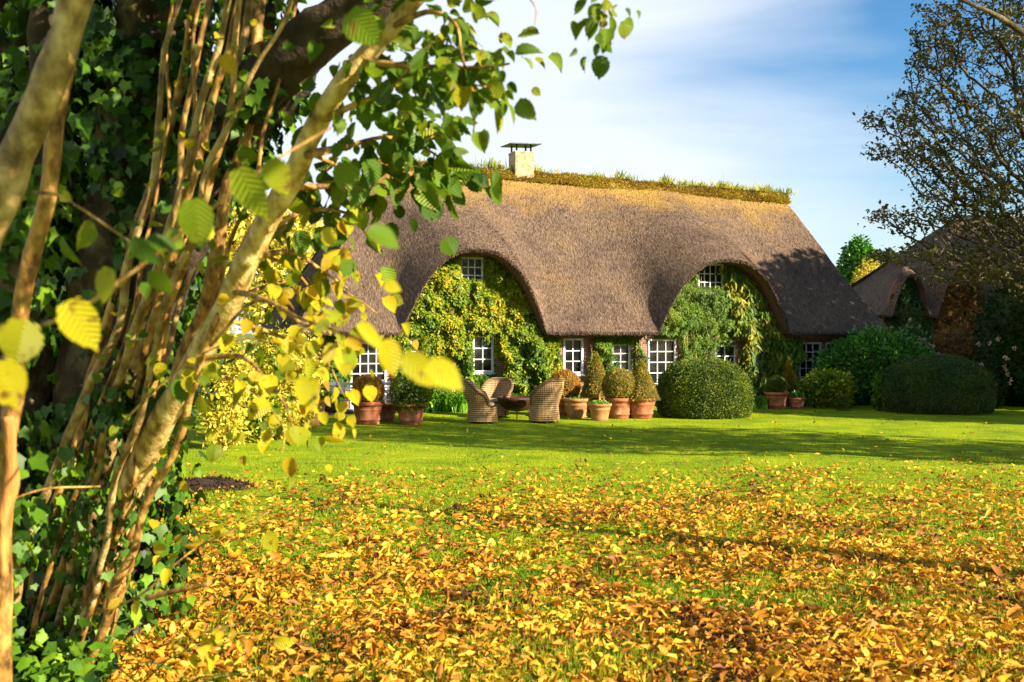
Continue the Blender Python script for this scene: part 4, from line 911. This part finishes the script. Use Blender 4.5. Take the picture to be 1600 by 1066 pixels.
addspray(yg, [TP[6], TP[7]], 20, .085, spread=.07); addspray(yg, [TP[2][8:12]], 6, .06, spread=.05)
SP = [stem_pts(L_, 30, .045, 10+k)[0] for k, L_ in enumerate(SH)]
addspray(yg, [SP[k][9:26]+[0, -.12, 0] for k in (1, 2, 4, 6)], 10, .06, spread=.12, start=0); addspray(fg, [SP[k][10:28]+[0, -.1, 0] for k in (0, 1, 2, 5, 6, 11)], 12, .06, spread=.12, start=0)
XB = [hz_add(L_, 'branch', M_bark2, 6, .15, .05, 90+i, 18) for i, L_ in enumerate([
 [(345, 500, 5.0, .014), (420, 520, 5.2, .010), (500, 560, 5.3, .006), (540, 620, 5.3, .003)], [(360, 470, 4.95, .012), (440, 440, 5.2, .009), (520, 450, 5.4, .006), (590, 500, 5.4, .003)],
 [(400, 390, 4.8, .012), (460, 420, 5.0, .008), (520, 500, 5.1, .005), (530, 560, 5.1, .003)], [(300, 580, 5.2, .012), (370, 600, 5.4, .008), (430, 660, 5.5, .005), (440, 710, 5.5, .003)],
 [(440, 310, 4.7, .012), (490, 300, 4.9, .008), (530, 370, 5.0, .005), (560, 420, 5.0, .003)]])]
addspray(yg, XB, 26, .08, spread=.16, start=.25)
def hero(mb, x0, y0, x1, y1, Y, tilt=(0, -1, .3), wid=1.0, dY=0):
    a = at(x0, y0, Y); b_ = at(x1, y1, Y+dY); D = (b_-a); S = np.linalg.norm(D)
    leaves(mb, [a-base], [tilt], [D], S, (T_HAZEL[0]*np.array([wid, 1, 1]), T_HAZEL[1]), 0, uv=True)
hero(yg, 105, 470, 150, 548, 2.0, (.2, -1, .2), .75); hero(yg, 175, 420, 150, 475, 2.2, (-.5, -1, .2), .9); hero(yg, 40, 500, 20, 575, 1.9, (.3, -1, 0), 1.0); hero(yg, -5, 565, 22, 640, 1.85, (.2, -1, .1), 1.0)
hero(fg, 305, 310, 308, 390, 2.1, (-.1, -1, -.5), .85); hero(fg, 225, 375, 280, 385, 2.15, (0, -.6, 1), .9); hero(fg, 205, 372, 245, 415, 2.1, (-.6, -.6, .5), .6)
hero(fg, 372, 262, 412, 345, 2.2, (-.3, -1, .2), .65); hero(fg, 420, 250, 450, 305, 2.3, (.3, -1, -.2), .8)
hero(fg, 575, 360, 628, 380, 1.9, (.2, -.7, .9), 1.1); hero(yg, 560, 505, 600, 545, 1.9, (.3, -1, .5), .5); hero(yg, 603, 530, 618, 590, 1.8, (.3, -1, 0), .7)
hero(yg, 630, 555, 690, 605, 1.6, (-.4, -1, .6), .65); hero(yg, 668, 568, 728, 605, 1.55, (-.2, -1, .8), .75); hero(yg, 600, 445, 628, 452, 2.2, (.2, -1, .4), .9)
hero(yg, 468, 590, 492, 645, 2.4, (.3, -1, .1), .6)
hero(yg, 350, 85, 365, 118, 3.0, (.2, -1, 0), .8); hero(fg, 545, 20, 590, 70, 2.6, (0, -1, -.4), .95)
fg.build('foliage', M_hazel, hz); yg.build('autumn_foliage', M_hazely, hz)
# hazel crown above the frame (shades the stems)
cwn = MB(); n = 14000; c = np.stack([np.minimum(-1.3+rng.normal(size=n)*1.6, 1.6-.2*rng.random(n)), 3.3+rng.normal(size=n)*1.3, 5.2+rng.normal(size=n)*.7], -1)
c[:2500] = np.stack([.9+rng.normal(size=2500)*.55, 1.7+rng.normal(size=2500)*.5, 4.35+rng.normal(size=2500)*.4], -1)  # extra leaf lobe out of view, added to shade the near left stems
keep = (c[:, 2] > 2.1+.3345*np.maximum(c[:, 1], 0)+.35) & (fbm(c, .9, 3) > .34); c = c[keep]; n = len(c)
leaves(cwn, c-base, norm(rng.normal(size=(n, 3))+[0, 0, .6]), rdir(n), .10+.05*rng.random(n), T_SIMPLE); cwn.build('crown', M_hazel, hz)

ib = at(160, 1010, 7.0); ib[2] = 0
it = E('ivy_clad_tree', tuple(ib), 0, 'old dark tree thickly wrapped in ivy behind the hazel stems', 'tree')
def it_add(L_, name='trunk', mt=M_mossbark, sides=18, rough=.3, seed=0, n=34):
    P, r = stem_pts(L_, n, .03, seed); mb = MB(); mb.tube(P-ib, r, sides, rough, seed); mb.build(name, mt, it); return P, r
TR = [it_add([(120, 1010, 7.0, .42), (150, 850, 6.9, .36), (175, 600, 6.8, .33), (210, 350, 6.6, .31), (255, 100, 6.5, .30), (280, -120, 6.4, .28)], seed=1),
      it_add([(10, 1010, 7.0, .36), (0, 800, 6.9, .32), (20, 500, 6.7, .30), (45, 200, 6.6, .28), (55, -120, 6.5, .26)], seed=2),
      it_add([(180, 620, 6.7, .17), (260, 420, 6.1, .165), (350, 240, 5.7, .16), (440, 110, 5.4, .155), (530, 30, 5.2, .14), (660, -80, 5.0, .11)], 'bough', M_darkbark, seed=4),
      it_add([(-20, 900, 4.4, .085), (0, 560, 4.3, .08), (30, 400, 4.25, .075), (60, 230, 4.2, .07), (80, -50, 4.2, .065)], 'bough', seed=6),
      it_add([(215, 420, 6.5, .15), (330, 260, 6.0, .14), (375, 120, 5.8, .13), (410, -60, 5.7, .12)], 'bough', seed=7)]
iv = MB()
def ivy_on(P, r, n, size, out=.16, lo=0, hi=1, front=True):
    u = lo+(hi-lo)*rng.random(n); i = np.clip((u*(len(P)-1)).astype(int), 0, len(P)-2); f = (u*(len(P)-1)-i)[:, None]
    c = P[i]*(1-f)+P[i+1]*f; rr = r[i]
    a = rng.random(n)*math.pi*1.5-math.pi*1.25+.35
    d = np.stack([np.cos(a), np.sin(a), 0*a], -1); q = c+d*(rr+out*rng.random(n)**1.3)[:, None]
    keep = fbm(q, 2.2, 3) > .40; q, d = q[keep], d[keep]; n = len(q)
    D = norm(np.stack([rng.normal(size=n)*.45, rng.normal(size=n)*.2, -1+rng.normal(size=n)*.35], -1)+d*.25); N = norm(d+rng.normal(size=(n, 3))*.35+[0, 0, .25])
    leaves(iv, q-ib, N, D, size*(.55+.8*rng.random(n)), T_IVY, .08)
ivy_on(*TR[0], 5200, .085, .30); ivy_on(*TR[1], 3600, .085, .28); ivy_on(*TR[2], 700, .08, .12, 0, .55); ivy_on(*TR[4], 700, .08, .15); ivy_on(*TR[3], 350, .075, .12)
# ivy climbing among hazel stems
for L_ in SH[:3]+SH[9:10]:
    P, r = stem_pts(L_, 30, .03, 0); ivy_on(P, r, 170, .07, .12, 0, .42)
iv.build('ivy', M_ivy, it)
cw = MB(); n = 8000; c = np.stack([-3.6+rng.normal(size=n)*1.7, 6.2+rng.normal(size=n)*1.5, 7.2+rng.normal(size=n)*.9], -1)
keep = (c[:, 2] > 2.1+.3345*np.maximum(c[:, 1], 0)+.4) & (fbm(c, .8, 3) > .38); c = c[keep]; n = len(c)
leaves(cw, c-ib, norm(rng.normal(size=(n, 3))+[0, 0, .6]), rdir(n), .13+.06*rng.random(n), T_SIMPLE); cw.build('crown', M_ivy, it)

# ground ivy and undergrowth round the clump
gi = MB(); n = 5200; q = np.stack([-3.4+rng.random(n)*2.3, 5.0+rng.random(n)*2.6, .02+.28*rng.random(n)**1.6], -1)
lim = -2.15-.33*(q[:, 1]-5.0); keep = (q[:, 0] < lim+.35*(fbm(q, 3, 2)-.5)*2) & (fbm(q, 1.6, 4) > .33); q = q[keep]; n = len(q)
leaves(gi, q, norm(rng.normal(size=(n, 3))*.5+[0, -.4, 1]), rdir(n), .05+.05*rng.random(n), T_IVY, .08)
for k in range(46):
    a = np.array([-3.3+1.6*rng.random(), 5.2+1.6*rng.random(), .02]); d = np.array([rng.normal()*.35, rng.normal()*.25, .10+.22*rng.random()]); gi.tube([a, a+d*.5+[0, 0, .05], a+d], [.006, .005, .003], 5)
gi.build('ivy_undergrowth', M_ivy, None, kind='stuff', label='trailing ivy and twigs covering the ground under the hazel', cat='ground cover')

# dark shrub mass added to stand in for deep shade behind the clump
p = np.array([-5.6, 9.6, 0.]); bush('shade_fill_shrub', 'big dark evergreen added for the deep shade behind the ivy covered tree', p, 2.7, 1.4, 4.6, 3.2, M_ever, M_coreg, 15000, .11, .22, 2, seed=40, cat='shrub', inner=.8, T=T_SIMPLE)
p = np.array([-3.9, 8.6, 0.]); bush('shade_fill_shrub', 'narrow dark evergreen added for the deep shade just right of the ivy covered tree', p, .75, .7, 3.4, 2.6, M_ever, M_coreg, 7000, .10, .3, 2.2, seed=41, cat='shrub', inner=.7, T=T_SIMPLE)
# yellow autumn shrubs between hazel and house
def yshrub(label, px, by, w_, h_, n, seed, mt=M_yshrub, size=.09):
    p = gnd(px, by); s = p[1]/F; p[1] += w_*s*.4
    root = E('spiraea_shrub', tuple(p), 0, label, 'shrub', 'autumn shrubs at the left end of the lawn'); st = MB(); lf = MB(); rg = np.random.default_rng(seed)
    for k in range(46):
        a = rg.random()*6.28; lean = rg.random()**.6; q = np.array([math.cos(a)*lean*w_*s, math.sin(a)*lean*w_*s*.7, 0]); hh = h_*s*(.75+.35*rg.random())*(1-.35*lean**2)
        pts = np.array([q*.12, q*.3+[0, 0, hh*.4], q*.62+[0, 0, hh*.78], q+[0, 0, hh*(.95-.15*lean)]])
        c = cr(pts, 9); st.tube(c, np.linspace(.014, .003, 9), 4)
        m_ = n//46; u = .12+.88*rg.random(m_); i = np.clip((u*8).astype(int), 0, 7); pp = c[i]+(c[i+1]-c[i])*rg.random((m_, 1))+rg.normal(size=(m_, 3))*.13
        pp[:, 2] = np.maximum(pp[:, 2], .03)
        leaves(lf, pp, norm(rg.normal(size=(m_, 3))+[.2, -.5, .6]), norm(rg.normal(size=(m_, 3))+[0, 0, -.3]), size*(.5+.8*rg.random(m_)), T_SIMPLE, .1)
    st.build('stem', M_bark2, root); lf.build('foliage', mt, root)
yshrub('tall yellow leaved shrub in front of the house left end', 430, 690, 62, 185, 12000, 1)
yshrub('yellow shrub behind the leaning hazel stem', 345, 705, 55, 190, 9000, 2)
yshrub('low green yellow shrub at the lawn edge behind the stems', 385, 694, 60, 95, 6500, 3, M_vineY)
yshrub('broad yellow shrub deep behind the hazel clump', 260, 700, 60, 230, 9000, 4)
yshrub('pale pinkish shrub touching the tall buff planter', 470, 672, 32, 150, 5200, 5)

# ------------------------------------------------------------------ space colonisation tree (right)
def colonise(att, root, d0, step, infl, kill, iters, bias=(0, 0, 0)):
    nodes = [np.array(p) for p in root]; par = [-1]+list(range(len(root)-1))
    att = np.array(att); NA = np.array(nodes)
    D = np.linalg.norm(att[:, None]-NA[None], axis=2); near = D.argmin(1); nd = D.min(1)
    for _ in range(iters):
        m_ = nd < infl
        if not m_.any(): break
        ids = near[m_]; dirs = norm(att[m_]-NA[ids]); acc = np.zeros_like(NA); np.add.at(acc, ids, dirs); u = np.unique(ids)
        new = NA[u]+step*norm(norm(acc[u])+np.array(bias)+rng.normal(size=(len(u), 3))*.22)
        k0 = len(NA); par += list(u); NA = np.vstack([NA, new])
        D = np.linalg.norm(att[:, None]-new[None], axis=2); j = D.argmin(1); dm = D.min(1); b_ = dm < nd; near = np.where(b_, k0+j, near); nd = np.minimum(nd, dm)
        live = nd > kill; att, near, nd = att[live], near[live], nd[live]
        if len(att) == 0: break
    return NA, np.array(par)
def colon_tree(name, label, root_pts, att, step, infl, kill, iters, rtip, expo, lmat, lsize, nleaf, T, bark, cat='tree', r0max=.3, tipn=6, group=None, sides=5):
    NA, par = colonise(att, root_pts, None, step, infl, kill, iters)
    n = len(NA); rad = np.zeros(n); kids = np.zeros(n, int)
    acc = np.zeros(n)
    for i in range(n-1, -1, -1):
        a = acc[i] if acc[i] > 0 else rtip**expo
        rad[i] = a**(1/expo)
        if par[i] >= 0: acc[par[i]] += a; kids[par[i]] += 1
    rad = np.minimum(rad, r0max)
    b0 = np.array(root_pts[0]); rootE = E(name, tuple(b0), 0, label, cat, group)
    thick = rad > rtip*6
    for part, sel in (('trunk', thick), ('branches', ~thick)):
        ii = np.where(sel & (par >= 0))[0]
        if len(ii) == 0: continue
        a, b_ = NA[par[ii]], NA[ii]; ra = np.minimum(rad[par[ii]], rad[ii]*1.5); rb = rad[ii]; T_ = norm(b_-a); ref = np.where(np.abs(T_[:, 2:3]) > .9, [[1., 0, 0]], [[0, 0, 1.]])
        A = norm(np.cross(T_, ref)); B = np.cross(T_, A); sd_ = 10 if part == 'trunk' else sides; an = np.linspace(0, 2*math.pi, sd_, endpoint=False)
        ring = A[:, None]*np.cos(an)[None, :, None]+B[:, None]*np.sin(an)[None, :, None]
        V = np.concatenate([(a-T_*ra[:, None]*.3)[:, None]+ring*ra[:, None, None], (b_+T_*rb[:, None]*.3)[:, None]+ring*rb[:, None, None]], 1)
        k = np.arange(sd_); f = np.stack([k, (k+1) % sd_, sd_+(k+1) % sd_, sd_+k], -1)
        FF = (f[None]+np.arange(len(ii))[:, None, None]*2*sd_).reshape(-1, 4)
        mb = MB(); mb.add((V-b0).reshape(-1, 3), FF); mb.build(part, bark, rootE)
    ii = np.where((rad < rtip*1.9) & (par >= 0))[0]; ii = rng.choice(ii, min(nleaf, len(ii)*tipn)); k = len(ii)
    q = NA[ii]+rng.normal(size=(k, 3))*step*.45
    mb = MB(); leaves(mb, q-b0, norm(rng.normal(size=(k, 3))+[0, -.3, .6]), rdir(k), lsize*(.5+.8*rng.random(k)), T, .1); mb.build('foliage', lmat, rootE)
    return rootE
def ell(n, c, r, seed=0, thr=.0, sc=.8):
    q = rng.normal(size=(n*3, 3)); q = norm(q)*rng.random((n*3, 1))**(1/3); P = np.array(c)+q*np.array(r)
    if thr: P = P[fbm(P, sc, seed) > thr]
    return P[:n]
c0 = at(1745, 175, 15.2)
att = ell(9500, c0, (3.2, 2.7, 3.25), 5, .46, 1.25)
for px, py, n_, rx, rz in ((1400, 186, 200, .62, .13), (1440, 240, 240, .8, .16), (1400, 232, 130, .5, .10), (1430, 345, 240, .75, .14), (1440, 150, 200, .5, .18), (1465, 90, 160, .42, .22), (1440, 45, 60, .12, .35), (1480, 40, 120, .3, .35), (1450, 400, 260, .85, .16), (1520, 430, 260, .8, .2), (1500, 300, 260, .7, .3), (1385, 330, 60, .3, .08), (1372, 400, 60, .3, .07)):
    att = np.vstack([att, ell(n_, at(px, py, 15.1), (rx*1.09, .6, rz*1.09))])
tb_ = np.array([at(1745, 0, 15.2)[0], 15.2, 0])
rp_ = [np.array([tb_[0], 15.2, z]) + np.array([.10*math.sin(z*2), .05*z, 0]) for z in np.linspace(0, 2.6, 20)]
colon_tree('hawthorn_tree', 'dark twiggy lichen covered tree reaching in from the right', rp_, att, .095, 1.1, .125, 260, .0057, 2.35, M_hawth, .072, 42000, T_SIMPLE, M_twig, r0max=.16, tipn=7)
# single bare bough crossing the top right corner
bo = E('bare_bough_tree', tuple(at(1800, 1020, 8.)*[1, 1, 0]), 0, 'thin mossy bare bough of a tree beyond the top right corner', 'tree'); bb0 = np.array(bo.location)
mb = MB(); P, r = stem_pts([(1500, -2, 7.6, .012), (1545, 18, 7.7, .018), (1590, 45, 7.8, .026), (1700, 110, 8, .04), (1800, 240, 8, .07)], 20, .02, 4); mb.tube(P-bb0, r, 8, .2); mb.build('bough', M_mossbark, bo)
mb = MB(); e = P[-1]; mb.tube([e-bb0, (e*[1, 1, .6])-bb0, (0, 0, 0)], [.08, .11, .14], 10, .2); mb.build('trunk', M_mossbark, bo)

# ------------------------------------------------------------------ background trees
def far_tree(px, top, Y, wpx, label, mt, n, size, seed, name='garden_tree', group=None):
    s = Y/F; c = at(px, top, Y); zt = c[2]; w_ = wpx*s; root = E(name, (c[0], Y, 0), 0, label, 'tree', group)
    tk = MB(); tk.tube([(0, 0, 0), (.1, 0, zt*.5), (0, 0, zt*.9)], [.035*zt, .025*zt, .008*zt], 8, .1)
    for k in range(14):
        z0 = zt*(.25+.5*rng.random()); d = rdir(1)[0]; d[2] = abs(d[2])*.5+.3; tk.tube([(0, 0, z0), tuple(np.array([0, 0, z0])+d*w_*.8)], [.012*zt, .003*zt], 5)
    tk.build('trunk', M_darkbark, root)
    P = ell(n, (0, 0, zt*.60), (w_, w_, zt*.42), seed, .42, 1.6/max(w_, .1)*1.2+.3); k = len(P)
    mb = MB(); leaves(mb, P, norm(rng.normal(size=(k, 3))+[.2, -.2, .7]), rdir(k), size*(.6+.7*rng.random(k)), T_SIMPLE, .1); mb.build('crown', mt, root)
far_tree(1342, 372, 52, 36, 'green tree top showing between the two thatched roofs', M_rhodo, 9000, .22, 1)
far_tree(1385, 385, 50, 26, 'small green tree against the small cottage roof', M_boxdark, 5000, .20, 2)
p = at(1362, 500, 40); s = 40/F
far_tree(1358, 405, 47, 32, 'golden yellow bush between the two cottages', M_yshrub, 7000, .14, 3, 'golden_bush')
# trees far behind on the left and woodland line
for i, (px, top, Y, w_) in enumerate(((60, 120, 60, 150), (250, 180, 66, 150), (-120, 100, 58, 150), (420, 300, 70, 110))):
    far_tree(px, top, Y, w_, ('broad yellowing tree beyond the garden, farthest left', 'yellowing tree beyond the garden behind the ivy', 'tall yellowing tree outside the left edge', 'thin yellow tree left of the roof end')[i], M_yshrub if i % 2 else M_vineG, 7000, .45, 60+i, 'field_tree', 'trees beyond the garden')
# unseen trees off to the right, placed and shaped for their cast shade
for i, (x, y, zt, w_, n) in enumerate(((18.5, 21.3, 7.2, 2.5, 8000), (20.5, 26.0, 10.2, 3.6, 17000), (17.5, 12.5, 8.0, 2.2, 2600), (26, 29, 11.0, 4.2, 14000), (29.5, 34.5, 13, 4, 11000))):
    root = E('shade_caster_tree', (x, y, 0), 0, ('leafy tree nearest the dark dome', 'leafy tree level with the house corner', 'small leafy tree near the hawthorn', 'tallest leafy tree at the garden end', 'farthest leafy tree beside the small cottage')[i]+' unseen off to the right, placed for its shade', 'tree', 'shade trees right of the lawn')
    tk = MB(); tk.tube([(0, 0, 0), (.1, 0, zt*.5), (0, 0, zt*.9)], [.035*zt, .025*zt, .008*zt], 8, .1); tk.build('trunk', M_darkbark, root)
    P = ell(n, (0, 0, zt*.6), (w_, w_, zt*.42), 80+i, .38, .5); k = len(P); mb = MB(); leaves(mb, P, rdir(k), rdir(k), .30*(.6+.7*rng.random(k)), T_SIMPLE, .1); mb.build('crown', M_rhodo, root)
